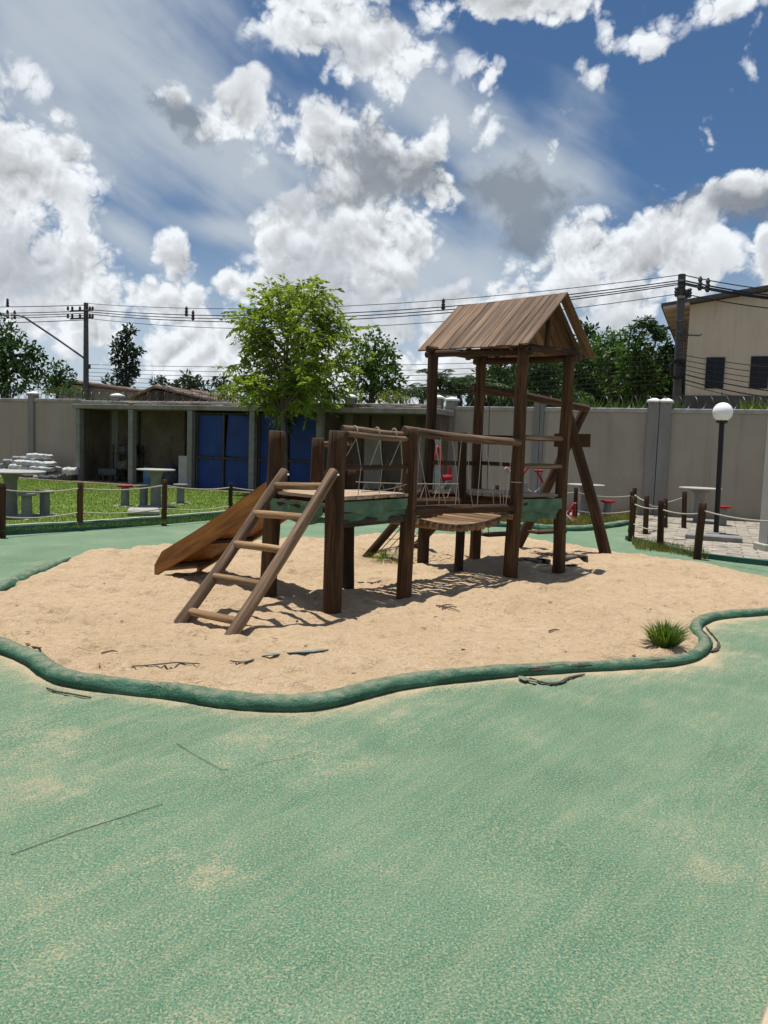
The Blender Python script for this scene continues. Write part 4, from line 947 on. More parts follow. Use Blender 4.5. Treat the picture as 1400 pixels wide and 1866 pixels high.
# ------------------------------------------------------------------ lawn, kerb, weeds, paving
kerb_px = [(-220, 986), (-100, 981), (0, 976), (80, 971), (160, 966), (300, 955), (400, 946), (450, 940), (500, 936), (560, 934), (640, 938), (720, 948), (780, 955)]
kpl = crom([G(*p)[:2] for p in kerb_px], 6)
LZ = 0.11
back = [wpt(ws(800), -0.1), wpt(ws(-200), -0.1)]
lawnpoly = [(p[0], p[1]) for p in kpl] + [(q.x, q.y) for q in back]
lawn = tag(obj('lawn', [(x, y, LZ - 0.005) for x, y in lawnpoly], [tuple(range(len(lawnpoly)))], 'lawn_base'), kind='structure')
pa = np.array(lawnpoly)
vs = []; fs_ = []
sg = np.gradient(kpl, axis=0); sg /= np.linalg.norm(sg, axis=1)[:, None]
for i, p in enumerate(kpl):
    nx, ny = sg[i][1], -sg[i][0]       # towards the floor
    for (o_, z_) in ((0.03, -0.02), (0.03, LZ + 0.015), (0.02, LZ + 0.03), (-0.09, LZ + 0.03), (-0.10, LZ - 0.03)): vs.append((p[0] + nx * o_, p[1] + ny * o_, z_ + 0.006 * mnoise.noise((p[0] * 2, p[1] * 2, 0))))
for i in range(len(kpl) - 1):
    for j in range(4): fs_.append((5 * i + j, 5 * i + 5 + j, 5 * i + 6 + j, 5 * i + 1 + j))
kb = tag(wobj('kerb', [v for v in vs], fs_, 'kerb_paint', None), kind='structure')
vs2 = []; fs2 = []
for i, p in enumerate(kpl):
    nx, ny = sg[i][1], -sg[i][0]
    for o_ in (0.0, -0.075): vs2.append((p[0] + nx * o_, p[1] + ny * o_, LZ + 0.036 + 0.006 * mnoise.noise((p[0] * 2, p[1] * 2, 0))))
for i in range(len(kpl) - 1): fs2.append((2 * i, 2 * i + 2, 2 * i + 3, 2 * i + 1))
wobj('kerb_capping', vs2, fs2, 'kerb_top', kb)
def blades(name, poly, count, hmin, hmax, wid, mat, zfun, parent=None, lean=0.5, bend=True, seed=1, dens=None):
    r_ = np.random.default_rng(seed); pa_ = np.array(poly); lo_ = pa_.min(0); hi_ = pa_.max(0); out = np.zeros((0, 2))
    while len(out) < count:
        q = lo_ + r_.random((count, 2)) * (hi_ - lo_); q = q[inside(q, pa_)]; out = np.vstack([out, q])
    p = out[:count]; n_ = len(p); a = r_.random(n_) * 2 * np.pi; h = hmin + (hmax - hmin) * r_.random(n_) ** 1.5
    dx = np.c_[np.cos(a), np.sin(a)]; ln = (r_.random(n_) * lean * h)[:, None]; b2 = r_.random(n_) * 2 * np.pi; ld = np.c_[np.cos(b2), np.sin(b2)]
    wv_ = wid * (0.6 + 0.8 * r_.random(n_))[:, None]
    z_ = zfun(p) if callable(zfun) else np.full(n_, zfun)
    v0 = np.c_[p - dx * wv_ / 2, z_]; v1 = np.c_[p + dx * wv_ / 2, z_]; v2 = np.c_[p + dx * wv_ * 0.3 + ld * ln * 0.4, z_ + h * 0.6]; v3 = np.c_[p - dx * wv_ * 0.3 + ld * ln * 0.4, z_ + h * 0.6]; v4 = np.c_[p + ld * ln, z_ + h]
    V = np.stack([v0, v1, v2, v3, v4], 1).reshape(-1, 3); k = np.arange(n_)[:, None] * 5
    Fq = np.vstack([k + np.array([0, 1, 2, 3])]); Ft = k + np.array([3, 2, 4])
    me = bpy.data.meshes.new(name); me.from_pydata(V.tolist(), [], Fq.tolist() + Ft.tolist()); me.materials.append(MATS[mat]); me.update()
    o = bpy.data.objects.new(name, me); return finish(o, parent, Matrix.Identity(4))
vis = [G(-40, 970, LZ)[:2], G(300, 955, LZ)[:2], G(560, 938, LZ)[:2], G(720, 945, LZ)[:2], wpt(ws(700), -1.6)[:2], wpt(ws(60), -1.7)[:2], wpt(ws(-60), -1.7)[:2]]
tag(blades('grass', vis, 60000, 0.015, 0.04, 0.010, 'grass_lawn', LZ - 0.006, seed=3), 'short mown grass of the lawn by the shed', 'grass', kind='stuff')
tag(obj('bare_strip', [tuple(wpt(sx0 - 6, SO - 0.75, LZ + 0.004)), tuple(wpt(sx1, SO - 0.62, LZ + 0.004)), tuple(wpt(sx1, SO + 0.2, LZ + 0.004)), tuple(wpt(sx0 - 6, -0.1, LZ + 0.004))], [(0, 1, 2, 3)], 'dirt'), kind='structure')
# weedy strip behind the far tube
strip_px = [(720, 950), (790, 956), (890, 957), (960, 960), (1000, 964), (1060, 965), (1110, 959), (1145, 954), (1160, 948)]
stp = crom([G(*p)[:2] for p in strip_px], 4)
st_b = [wpt(ws(1240), -0.08)[:2], wpt(ws(800), -0.08)[:2]]
tag(obj('verge', [(p[0], p[1], 0.02) for p in list(stp) + st_b], [tuple(range(len(stp) + 2))], 'dirt'), kind='structure')
wp = [tuple(p) for p in stp] + [wpt(ws(1180), -2.0)[:2], wpt(ws(800), -2.2)[:2]]
tag(blades('weeds', [tuple(p) for p in stp] + [tuple(G(1160, 945)[:2]), tuple(G(1000, 950)[:2]), tuple(G(800, 943)[:2])], 9000, 0.05, 0.22, 0.014, 'grass_dry', 0.02, lean=0.8, seed=5), 'dry yellowish weeds behind the far green tube', 'weeds', kind='stuff')
tag(obj('concrete_path', [tuple(wpt(ws(800), -2.3, 0.035)), tuple(wpt(ws(1200), -2.2, 0.035)), tuple(wpt(ws(1200), -0.6, 0.035)), tuple(wpt(ws(800), -0.6, 0.035))], [(0, 1, 2, 3)], 'pale_concrete'), kind='structure')
# paved corner on the right
pav_px = [(1143, 984), (1205, 999), (1275, 1016), (1345, 1025), (1400, 1031), (1520, 1045)]
pv_ = [G(*p)[:2] for p in pav_px]
pbk = [wpt(ws(1560), -0.1)[:2], wpt(ws(1172), -0.1)[:2]]
pavpoly = [tuple(p) for p in pv_] + [tuple(q) for q in pbk]
pav = tag(obj('paving', [(x, y, 0.045) for x, y in pavpoly], [tuple(range(len(pavpoly)))], 'mortar'), kind='structure')
for a, b_ in zip(pv_[:-1], pv_[1:]):
    plank('kerb_stone', (a[0], a[1], 0.02), (b_[0], b_[1], 0.02), 0.09, 0.11, 'kerb_paint', pav, (0, 0, 1), 0.01)
pc = 0; psh = {}
pp = np.array(pavpoly)
for i in range(-6, 30):
    for j in range(-2, 40):
        q = wpt(-1.6 + i * 0.42 + (j % 2) * 0.21, -7.2 + j * 0.215)
        cs = [q + wd * dx + wn * dy for dx in (-0.2, 0.2) for dy in (-0.1, 0.1)]
        if not inside(np.array([[c_.x, c_.y] for c_ in cs]), pp).all(): continue
        px_ = 700 + F * (q.x / q.y)
        if px_ > 1480 or pc >= 300 or random.random() < 0.05: continue
        k = random.randint(0, 3)
        if k not in psh: psh[k] = mesh('paver', *boxgeo(0.405, 0.20, 0.03, 0.006), 'paver')
        o = bpy.data.objects.new('paver', psh[k]); finish(o, pav, Matrix.Translation(Vector((q.x, q.y, 0.018 + random.uniform(0, 0.010)))) @ Matrix.Rotation(WRZ + random.uniform(-.012, .012), 4, 'Z')); o.matrix_basis = Matrix.Translation(Vector((q.x, q.y, 0.024 + random.uniform(0, 0.013)))) @ Matrix.Rotation(WRZ + random.uniform(-.012, .012), 4, 'Z'); pc += 1
tag(blades('weeds', [tuple(G(*p)[:2]) for p in [(1150, 990), (1160, 1003), (1210, 1008), (1290, 1022), (1290, 1014), (1210, 996)]], 1500, 0.03, 0.16, 0.010, 'grass_dry', 0.01, lean=0.8, seed=9), 'straggly grass along the kerb of the paved corner', 'weeds', kind='stuff')

# ------------------------------------------------------------------ rope fences
def fence(label, posts, ropes, z0):
    b0 = vec(G(*posts[0][0], z0)); o = empty('rope_fence', b0, label, 'fence', 'rope fences'); P_ = []
    for (bp, tp, r_) in posts:
        b_ = vec(G(*bp, z0)); t_ = vec(D(*tp, b_.y)); P_.append((b_, t_))
        log('post', b_ - Vector((0, 0, 0.15)), t_, r_, r_ * 0.95, 'post_wood', o, 10, 0.004)
    for i, j, fr in ropes:
        a = P_[i][0].lerp(P_[i][1], fr); b_ = P_[j][0].lerp(P_[j][1], fr); rope('rope', a, b_, 0.011, 0.07 * min(1, (b_ - a).length / 2), 'rope', o, 12)
fence('log post and rope fence along the kerb of the lawn', [((-150, 972), (-150, 885), 0.055), ((3, 966), (4, 880), 0.058), ((145, 954), (147, 879), 0.05), ((299, 946), (300, 874), 0.048), ((420, 938), (421, 880), 0.042), ((560, 928), (561, 882), 0.04)],
      [(k, k + 1, f) for k in range(5) for f in (0.86, 0.28)], LZ)
fence('leaning log posts and slack rope along the near edge of the paved corner', [((1150, 981), (1156, 904), 0.055), ((1203, 996), (1206, 911), 0.055), ((1270, 1013), (1281, 916), 0.058), ((1420, 1040), (1432, 935), 0.055)],
      [(0, 1, 0.82), (1, 2, 0.80), (2, 3, 0.86), (0, 1, 0.36)], 0.05)
fence('row of log posts and rope behind the paved corner', [((1148, 966), (1157, 889), 0.045), ((1177, 973), (1179, 903), 0.05), ((1213, 961), (1213, 908), 0.045), ((1247, 963), (1248, 895), 0.05)],
      [(0, 1, 0.85), (1, 2, 0.8), (2, 3, 0.85), (0, 1, 0.4), (1, 2, 0.38)], 0.05)
fence('log posts and pale rope in front of the exercise yard', [((725, 946), (726, 882), 0.042), ((905, 950), (906, 884), 0.042), ((1049, 953), (1050, 888), 0.045), ((1150, 950), (1151, 896), 0.04)],
      [(0, 1, 0.86), (1, 2, 0.86), (2, 3, 0.86), (1, 2, 0.35), (2, 3, 0.35)], 0.03)

# ------------------------------------------------------------------ tables and stools
def table(label, px, py, z0, topw, flare=0.17):
    b_ = vec(G(px, py, z0)); o = empty('concrete_table', b_, label, 'table', 'concrete tables')
    MB().box(b_ - Vector((0, 0, 0.05)), (0.5, 0.5, 0.062), WRZ, 0.01).build('footing', 'pale_concrete', o)
    MB().lathe([(0.105, 0.0), (0.10, 0.55), (0.115, 0.62), (flare, 0.72)], b_ + Vector((0, 0, 0.008)), 18).build('pedestal', 'concrete', o, True)
    MB().lathe([(topw / 2 - 0.02, 0), (topw / 2, 0.010), (topw / 2, 0.024), (topw / 2 - 0.015, 0.030)], b_ + Vector((0, 0, 0.727)), 32).build('tabletop', 'pale_concrete', o, True)
def stool(label, px, py, z0, red, h=0.40):
    b_ = vec(G(px, py, z0)); o = empty('stool', b_, label, 'stool', 'concrete stools')
    MB().lathe([(0.085, -0.03), (0.08, h - 0.03)], b_, 16).build('pedestal', 'concrete', o, True)
    MB().lathe([(0.145, 0), (0.155, 0.010), (0.155, 0.038), (0.14, 0.045)], b_ + Vector((0, 0, h - 0.03)), 20).build('seat', 'red_paint' if red else 'concrete', o, True)
    MB().box(b_ - Vector((0, 0, 0.05)), (0.36, 0.36, 0.055), WRZ, 0.01).build('footing', 'pale_concrete', o)
table('round grey concrete table on the lawn at the left edge', 20, 940, LZ, 1.1)
stool('grey concrete stool nearer the left table, the lower of its pair', 49, 944, LZ, False); stool('grey concrete stool right of the left table, the farther of its pair', 82, 937, LZ, False)
table('round pale concrete table on the lawn in front of the second shed bay', 284, 923, LZ, 0.76)
stool('red topped concrete stool on the lawn left of the middle table', 228, 921, LZ, True); stool('grey concrete stool on the lawn in front of the middle table', 262, 921, LZ, False); stool('grey concrete stool on the lawn right of the middle table', 329, 917, LZ, False)
table('round pale concrete table behind the slanted swing legs', 1065, 945, 0.03, 0.80); stool('red topped concrete stool right of the table behind the swing legs', 1106, 946, 0.03, True)
table('round pale concrete table on the paved corner left of the globe lamp', 1272, 952, 0.05, 0.88, 0.22); stool('red topped concrete stool right of the globe lamp pole', 1316, 958, 0.05, True)
tag(box('concrete_plinth', vec(G(262, 937, LZ)), (0.55, 0.5, 0.10), 'pale_concrete', None, 0.3, 0.03), 'low pale concrete plinth lying in the grass before the middle table', 'plinth')
o = tag(box('kerb_block', vec(G(1300, 985, 0.05)), (0.9, 0.35, 0.10), 'concrete', None, WRZ, 0.02), 'low concrete block on the paving in front of the globe lamp', 'block')
# globe lamp
b_ = vec(G(1305, 972, 0.06)); o = empty('globe_lamp', b_, 'black pole lamp with white glass globe on the paved corner', 'lamp')
lt = vec(D(1316, 768, b_.y)); MB().tube([b_, lt], 0.047, 14).build('pole', 'black_metal', o, True)
MB().lathe([(0.05, -0.05), (0.10, -0.02), (0.105, 0.01), (0.06, 0.03)], lt, 20).build('collar', 'black_metal', o, True)
gc = lt + Vector((0, 0, 0.17)); prof = [(0.178 * math.sin(a), -0.178 * math.cos(a)) for a in [0.35 + k * (math.pi - 0.36) / 16 for k in range(17)]]
MB().lathe(prof, gc, 28).build('globe', 'lens_white', o, True, 80)
MB().box(b_ - Vector((0, 0, 0.03)), (0.35, 0.35, 0.05), WRZ, 0.01).build('footing', 'concrete', o)
# column at the right edge
b_ = vec(G(1399, 1004, 0.05)); o = empty('column', b_, 'pale grey square column at the right edge of the photo', 'column')
MB().box(b_, (0.30, 0.30, 0.12), 0.1, 0.015).build('base', 'kerb_top', o); MB().box(b_ + Vector((0.015, 0.0, 0.12)), (0.22, 0.22, 2.6), 0.1, 0.01).build('shaft', 'column_paint', o)
# exercise machines
def machine(label, px, py, parts):
    b_ = vec(G(px, py, 0.03)); o = empty('exercise_machine', b_, label, 'exercise machine', 'outdoor exercise machines')
    for nm, mt_, r_, pl in parts:
        MB().tube([vec(D(x, y, b_.y + dy)) for x, y, dy in pl], r_, 8).build(nm, mt_, o, True, 60)
    return o, b_
machine('red and white exercise machine with a tall post, seen past the rope bridge', 800, 940, [('post', 'grey_metal', 0.06, [(797, 942, 0), (799, 800, 0)]), ('handle', 'red_paint', 0.03, [(790, 850, -0.15), (797, 815, -0.1), (800, 812, 0)]), ('handle', 'red_paint', 0.03, [(806, 852, -0.15), (802, 818, -0.1), (800, 812, 0)]),
        ('seat', 'red_paint', 0.07, [(806, 872, 0), (822, 870, 0.1)]), ('backrest', 'red_paint', 0.05, [(818, 866, 0.1), (820, 852, 0.12)]), ('seat_arm', 'grey_metal', 0.035, [(799, 900, 0), (815, 876, 0)])])
machine('red and grey exercise machine with crossed arms behind the tower', 955, 945, [('post', 'grey_metal', 0.055, [(956, 946, 0), (958, 880, 0)]), ('arm', 'grey_metal', 0.045, [(922, 852, -0.1), (950, 885, 0), (972, 903, 0.1)]), ('arm', 'grey_metal', 0.045, [(1012, 862, -0.1), (985, 893, 0), (962, 908, 0.1)]),
        ('handle', 'red_paint', 0.025, [(945, 876, 0), (962, 853, 0), (968, 850, 0)]), ('handle', 'red_paint', 0.03, [(975, 858, 0), (990, 858, 0)]), ('handle', 'red_paint', 0.025, [(979, 860, 0), (990, 880, 0)]), ('grip', 'red_paint', 0.04, [(924, 853, 0), (932, 855, 0)])])
machine('red stepper exercise machine low beside the swing legs', 1040, 955, [('frame', 'red_paint', 0.03, [(1034, 938, 0), (1046, 918, 0), (1050, 918, 0)]), ('frame', 'red_paint', 0.03, [(1047, 918, 0), (1046, 940, 0)]), ('pedal', 'red_paint', 0.07, [(1038, 944, 0), (1055, 956, -0.1)]), ('lever', 'grey_metal', 0.03, [(1030, 937, 0), (1045, 952, -0.1)]), ('post', 'red_paint', 0.03, [(1046, 960, 0), (1047, 918, 0)])])
tag(MB().tube([vec(D(880, 951, 15.2)), vec(D(905, 938, 15.2)), vec(D(926, 930, 15.2))], 0.06, 10).build('balance_log', 'grey_wood', None, True), 'tilted grey beam seen behind the rope bridge', 'beam')

# ------------------------------------------------------------------ litter and tufts on the sand
def tuft(label, px, py, n_, h, spread, mat, z0=0.02):
    b_ = GS(px, py); m_ = MB()
    for k in range(n_):
        a = random.uniform(0, 6.283); r_ = random.random() ** 0.7 * spread; hh = h * random.uniform(0.45, 1.0); s0 = b_ + Vector((math.cos(a), math.sin(a), 0)) * r_ * 0.35; wdt = random.uniform(0.0025, 0.005)
        top = s0 + Vector((math.cos(a) * r_ * 1.3, math.sin(a) * r_ * 1.3, hh)); mid = s0.lerp(top, 0.55) + Vector((0, 0, hh * 0.16)); sd_ = Vector((-math.sin(a + 0.6), math.cos(a + 0.6), 0)) * wdt
        i = len(m_.v); m_.v += [tuple(s0 - sd_ - Vector((0, 0, 0.03))), tuple(s0 + sd_ - Vector((0, 0, 0.03))), tuple(mid + sd_), tuple(mid - sd_), tuple(top)]; m_.f += [(i, i + 1, i + 2, i + 3), (i + 3, i + 2, i + 4)]
    return tag(m_.build('grass_tuft', mat, None, origin=b_), label, 'grass tuft', 'grass tufts in the sandpit')
tuft('large green grass tuft against the right bend of the tube border', 1211, 1176, 420, 0.19, 0.145, 'grass_tuft')
tuft('small pale grass tuft by the tube near the right edge', 1338, 1122, 60, 0.06, 0.08, 'grass_dry')
tuft('small dry seedling between the ladder and the slide', 413, 1055, 16, 0.09, 0.04, 'grass_dry')
tuft('sparse dry grass at the far sand edge left', 330, 1001, 30, 0.10, 0.10, 'grass_dry')
tuft('low weeds beneath the climbing net', 700, 1017, 120, 0.12, 0.30, 'grass_tuft')
tuft('low weeds beneath the far end of the climbing net', 735, 1025, 60, 0.08, 0.20, 'grass_dry')
def scrap(label, pl, wid, mat, cat='scrap', z=0.03, th=0.006):
    p_ = []
    pl2 = [tuple(q) for q in crom(pl, 4)]; wid = list(np.interp(np.linspace(0, 1, len(pl2)), np.linspace(0, 1, len(wid)), wid) * np.array([random.uniform(0.8, 1.2) for _ in pl2]))
    for k, (x, y) in enumerate(pl2): p_.append(GS(x, y, random.uniform(0.004, 0.009)))
    o = ribbon('cloth_scrap', p_, wid, mat, None, th); return tag(o, label, cat, 'scraps lying on the sand')
scrap('grey green strip of fabric lying on the near sand', [(478, 1196), (510, 1192), (540, 1189), (570, 1187), (597, 1184)], [0.02, 0.03, 0.028, 0.05, 0.02], 'green_scrap')
scrap('thin black strip of plastic lying on the near left sand', [(240, 1215), (268, 1213), (300, 1210), (320, 1208), (340, 1209), (363, 1210)], [0.008, 0.012, 0.015, 0.014, 0.012, 0.006], 'scrap_cloth')
scrap('small dark strip beside the fabric on the near sand', [(420, 1205), (445, 1207), (463, 1202)], [0.01, 0.018, 0.012], 'scrap_cloth')
scrap('brown torn scrap near the left bend of the tube', [(48, 1172), (60, 1178), (74, 1181)], [0.02, 0.03, 0.015], 'dry_leaf')
scrap('crumpled dark rag right of the far tower post', [(1030, 1020), (1045, 1016), (1058, 1014), (1068, 1018)], [0.06, 0.13, 0.14, 0.05], 'scrap_cloth', th=0.03)
scrap('dark rag between the two right tower posts', [(945, 1024), (960, 1020), (975, 1025), (990, 1021), (1000, 1024)], [0.08, 0.14, 0.10, 0.12, 0.05], 'scrap_cloth', th=0.03)
scrap('long dark strip trailing from the left tower post', [(945, 995), (970, 1003), (995, 1010), (1010, 1012), (1030, 1012)], [0.015, 0.02, 0.03, 0.05, 0.03], 'scrap_cloth')
scrap('dark strip on the sand behind the small platform', [(643, 1063), (660, 1061), (680, 1062), (694, 1058)], [0.02, 0.03, 0.03, 0.015], 'scrap_cloth')
scrap('flat grey rag on the sand below the bridge', [(1028, 1030), (1042, 1029), (1060, 1028)], [0.05, 0.10, 0.05], 'scrap_cloth')
for k, (a, b_) in enumerate((((700, 1100), (835, 1106)), ((795, 1103), (838, 1114)), ((860, 1082), (908, 1066)), ((800, 1105), (826, 1102)), ((185, 1190), (215, 1187)), ((1000, 1150), (1020, 1148)))):
    p0, p1 = GS(*a, 0.01), GS(*b_, 0.01)
    if k == 0: p0 = GS(806, 1108, 0.01)
    tag(MB().tube([p0, p0.lerp(p1, 0.5) + Vector((0.01, 0.02, 0.006)), p1], [0.007, 0.006, 0.003], 6).build('twig', 'twig', None, True, origin=p0), ['short twig in front of the middle posts, upper', 'short twig in front of the middle posts, lower', 'pale stick at the shadow edge by the tower post', 'thin short twig beside the twig pair', 'twig on the open sand at left', 'tiny twig on the open sand at right'][k], 'twig', 'twigs on the sand')
lm = []
for k in range(2):
    m_ = MB(); m_.v = [(-0.03, 0, 0), (-0.005, -0.014, 0.006), (0.03, 0, 0.012), (-0.004, 0.014, 0.008 + 0.004 * k), (-0.03, 0, 0.003), (-0.005, -0.014, 0.009), (0.03, 0, 0.015), (-0.004, 0.014, 0.011)]
    m_.f = [(0, 3, 2, 1), (4, 5, 6, 7), (0, 1, 5, 4), (1, 2, 6, 5), (2, 3, 7, 6), (3, 0, 4, 7)]; lm.append(mesh('dry_leaf', m_.v, m_.f, 'dry_leaf'))
for k in range(60):
    x = random.uniform(20, 1380); y = random.uniform(1010, 1250); g = G(x, y)
    if not inside(np.array([g[:2]]), pit)[0] or seg_dist(np.array([g[:2]]), pit)[0] < 0.12: continue
    o = bpy.data.objects.new('dry_leaf', lm[k % 2]); s_ = random.uniform(0.35, 0.9)
    finish(o, None, Matrix.Translation(GS(x, y, 0.004)) @ Matrix.Rotation(random.uniform(0, 6.3), 4, 'Z') @ Matrix.Diagonal((s_, s_, s_, 1))); tag(o, 'dry brown leaf fallen on the sand', 'leaf', 'dry leaves on the sand')

# ------------------------------------------------------------------ trees
def leaf_mesh(P_, Nn, size, aspect=0.42, r_=None, droop=0.0):
    # P_: positions, Nn: leaf pointing direction, size per leaf
    n_ = len(P_); Nn = Nn / (np.linalg.norm(Nn, axis=1)[:, None] + 1e-9)
    q = r_.normal(size=(n_, 3)); sd_ = np.cross(Nn, q); sd_ /= (np.linalg.norm(sd_, axis=1)[:, None] + 1e-9); nn = np.cross(sd_, Nn)
    s_ = size[:, None]
    v0 = P_; v1 = P_ + Nn * s_ * 0.45 + sd_ * s_ * aspect * 0.5 + nn * s_ * 0.05; v2 = P_ + Nn * s_ - nn * s_ * 0.10; v3 = P_ + Nn * s_ * 0.45 - sd_ * s_ * aspect * 0.5 + nn * s_ * 0.05
    V = np.stack([v0, v1, v2, v3], 1).reshape(-1, 3); Fq = (np.arange(n_)[:, None] * 4 + np.array([0, 1, 2, 3])); return V, Fq
def sprays(path, n_sp, r_, leaf, length, per, droop, out):
    # short leafy side shoots along a branch path (m,3)
    m_ = len(path); seg_ = np.diff(path, axis=0)
    for k in range(n_sp):
        t_ = 0.22 + 0.78 * (k + r_.random()) / n_sp; f = t_ * (m_ - 1); i = min(int(f), m_ - 2); p = path[i] + seg_[i] * (f - i); d_ = seg_[i] / (np.linalg.norm(seg_[i]) + 1e-9)
        side = r_.normal(size=3); side -= d_ * (side @ d_); side /= np.linalg.norm(side); dr = d_ * 0.7 + side * 0.9; dr /= np.linalg.norm(dr)
        L_ = length * (0.6 + 0.7 * r_.random())
        for j in range(per):
            u_ = (j + 1) / per; c_ = p + dr * L_ * u_ + np.array([0, 0, -droop * u_ * u_ * L_])
            s2 = np.cross(dr, np.array([0, 0, 1.])); s2 = s2 / (np.linalg.norm(s2) + 1e-6) * (1 if j % 2 else -1)
            ld = dr * 0.55 + s2 * 0.75 + np.array([0, 0, -0.22 - droop * 0.5 * u_]) + r_.normal(size=3) * 0.22
            out[0].append(c_); out[1].append(ld); out[2].append(leaf * (0.7 + 0.5 * r_.random()))
def build_leaves(name, out, mat, parent, r_, aspect=0.42):
    V, Fq = leaf_mesh(np.array(out[0]), np.array(out[1]), np.array(out[2]), aspect, r_)
    o0 = W[parent].to_translation(); return np_obj(name, V, Fq, mat, False, parent, origin=(o0.x, o0.y, o0.z))
# young tree before the blue doors
r_ = np.random.default_rng(21); TY = 19.6
tb = vec(D(521, 880, TY)); tb.z = LZ
yt = empty('young_tree', tb, 'young bright green tree with slim trunk in front of the blue doors', 'tree')
trunk_px = [(519, 908), (519, 850), (517, 790), (514, 740), (518, 690), (524, 640), (522, 590), (521, 565), (520, 545)]
tp_ = [vec(D(x, y, TY)) for x, y in trunk_px]; tp_[0].z = LZ - 0.05
trunk = MB().tube([Vector(p) for p in crom([tuple(p) for p in tp_], 4)], [0.085 - 0.080 * k / 32 for k in range(33)], 10).build('trunk', 'bark', yt, True)
tips = [(520, 490), (505, 505), (540, 508), (602, 500), (628, 520), (590, 525), (570, 515), (480, 530), (455, 545), (430, 560), (440, 580), (422, 575), (655, 592), (640, 580), (625, 570), (600, 560), (615, 600), (650, 600), (440, 610), (450, 625), (425, 655), (440, 690), (420, 700), (470, 660), (430, 720), (460, 730), (480, 745), (500, 765), (530, 770), (560, 765), (548, 745), (600, 735), (630, 728), (640, 705), (655, 670), (640, 650), (620, 640), (660, 660), (575, 700), (520, 700), (490, 700), (600, 690), (560, 650), (500, 640), (540, 600), (570, 580), (480, 590), (520, 560), (550, 550), (500, 560), (590, 620), (470, 620), (540, 680), (610, 670), (575, 745), (515, 740), (450, 700), (585, 655)]
out = ([], [], []); mb_ = MB()
for k, (x, y) in enumerate(tips):
    x = 526 + (x - 526) * 0.84; y = 640 + (y - 640) * 0.86 + 8
    edge_ = abs(x - 525) / 130.0; dy = random.uniform(-1.5, 1.5) * math.sqrt(max(0.05, 1 - min(1, edge_) ** 2))
    tip = D(x, y, TY + dy)
    hz = max(2.2, min(5.6, tip[2] - 0.35 - 0.55 * np.linalg.norm(tip[:2] - np.array([tb.x, tb.y])) * 0.8)) if tip[2] > 2.4 else 2.35
    i = min(range(len(tp_)), key=lambda q: abs(tp_[q].z - hz)); st_ = np.array(tp_[i]); st_[2] = hz
    md = st_ * 0.45 + tip * 0.55 + np.array([0, 0, 0.22 if tip[2] > 2.6 else 0.45]) + r_.normal(size=3) * 0.08
    path = np.array(crom([st_, md, tip], 6)); mb_.tube([Vector(p) for p in path], [0.028 * (1 - q / len(path)) + 0.005 for q in range(len(path))], 5)
    L_ = np.linalg.norm(tip - st_); sprays(path, int(5 + L_ * 4.5), r_, 0.17, 0.40, 12, 0.30, out)
    for s_ in range(2):
        i0 = r_.integers(5, len(path) - 1); t2 = path[i0] + (path[-1] - path[0]) / L_ * 0.3 + r_.normal(size=3) * 0.26; p2 = np.array(crom([path[i0], (path[i0] + t2) / 2 + np.array([0, 0, 0.06]), t2], 4)); mb_.tube([Vector(p) for p in p2], 0.006, 4); sprays(p2, 4, r_, 0.16, 0.32, 10, 0.30, out)
mb_.build('limbs', 'bark', trunk, True); build_leaves('crown', out, 'leaf_young', yt, r_, 0.36)
# trees of leaf clumps: each clump is an ellipsoid volume of leaves carried by limbs
def clump_tree(name, label, dist, base_px, clumps, leaf, per_m2, mat, trunk_r=0.15, z0=-0.1, group=None, depth=0.8, seed=1, bark='bark_dark', aspect=0.5, cat='tree', hollow=0.35):
    r_ = np.random.default_rng(seed); bs = D(base_px, 780, dist); b_ = Vector((bs[0], bs[1], z0)); o = empty(name, b_, label, cat, group)
    cs = []; out = ([], [], [])
    for (x, y, rx, ry) in clumps:
        sx_ = rx * dist / F; sy_ = ry * dist / F; c_ = D(x, y, dist + r_.uniform(-1, 1) * depth * sx_ * 0.6); cs.append((c_, sx_, sy_))
        nL = max(80, int(per_m2 * 5.0 * 4 * sx_ * sy_)); d_ = r_.normal(size=(nL, 3)); d_ /= np.linalg.norm(d_, axis=1)[:, None]
        rr = hollow + (1 - hollow) * r_.random(nL) ** 0.6
        bumpy = np.array([1 + 0.45 * mnoise.fractal((q[0] * 2.4 + x, q[1] * 2.4 + y, q[2] * 2.4), 0.7, 2, 3) for q in d_])
        p = c_ + d_ * (rr * bumpy)[:, None] * np.array([sx_, sx_ * depth, sy_])
        ld = d_ + r_.normal(size=(nL, 3)) * 0.75 + np.array([0, 0, -0.25])
        out[0].extend(p); out[1].extend(ld); out[2].extend(leaf * 0.72 * (0.6 + 0.8 * r_.random(nL)))
    build_leaves('crown', out, mat, o, r_, aspect)
    top = max(c_[2] for c_, _, _ in cs); m_ = MB(); cx = np.mean([c_[0] for c_, _, _ in cs]); cy = np.mean([c_[1] for c_, _, _ in cs])
    tpth = [b_, Vector(((b_.x * 0.7 + cx * 0.3), b_.y, top * 0.35)), Vector((b_.x * 0.4 + cx * 0.6, b_.y, top * 0.7)), Vector((cx, cy, top))]
    tpth = [Vector(p) for p in crom([tuple(p) for p in tpth], 5)]; m_.tube(tpth, [trunk_r * (1 - 0.8 * k / (len(tpth) - 1)) for k in range(len(tpth))], 8)
    tk = m_.build('trunk', bark, o, True); m_ = MB()
    for c_, sx_, sy_ in cs:
        i = min(range(3, len(tpth)), key=lambda k: abs(tpth[k].z - (c_[2] - sy_ * 1.1))); a = tpth[i]; e = Vector(c_)
        m_.tube([a, a.lerp(e, 0.5) + Vector((0, 0, 0.15 * sy_)), e], [trunk_r * 0.35, trunk_r * 0.22, trunk_r * 0.1], 5)
    m_.build('limbs', bark, tk, True)
    return o
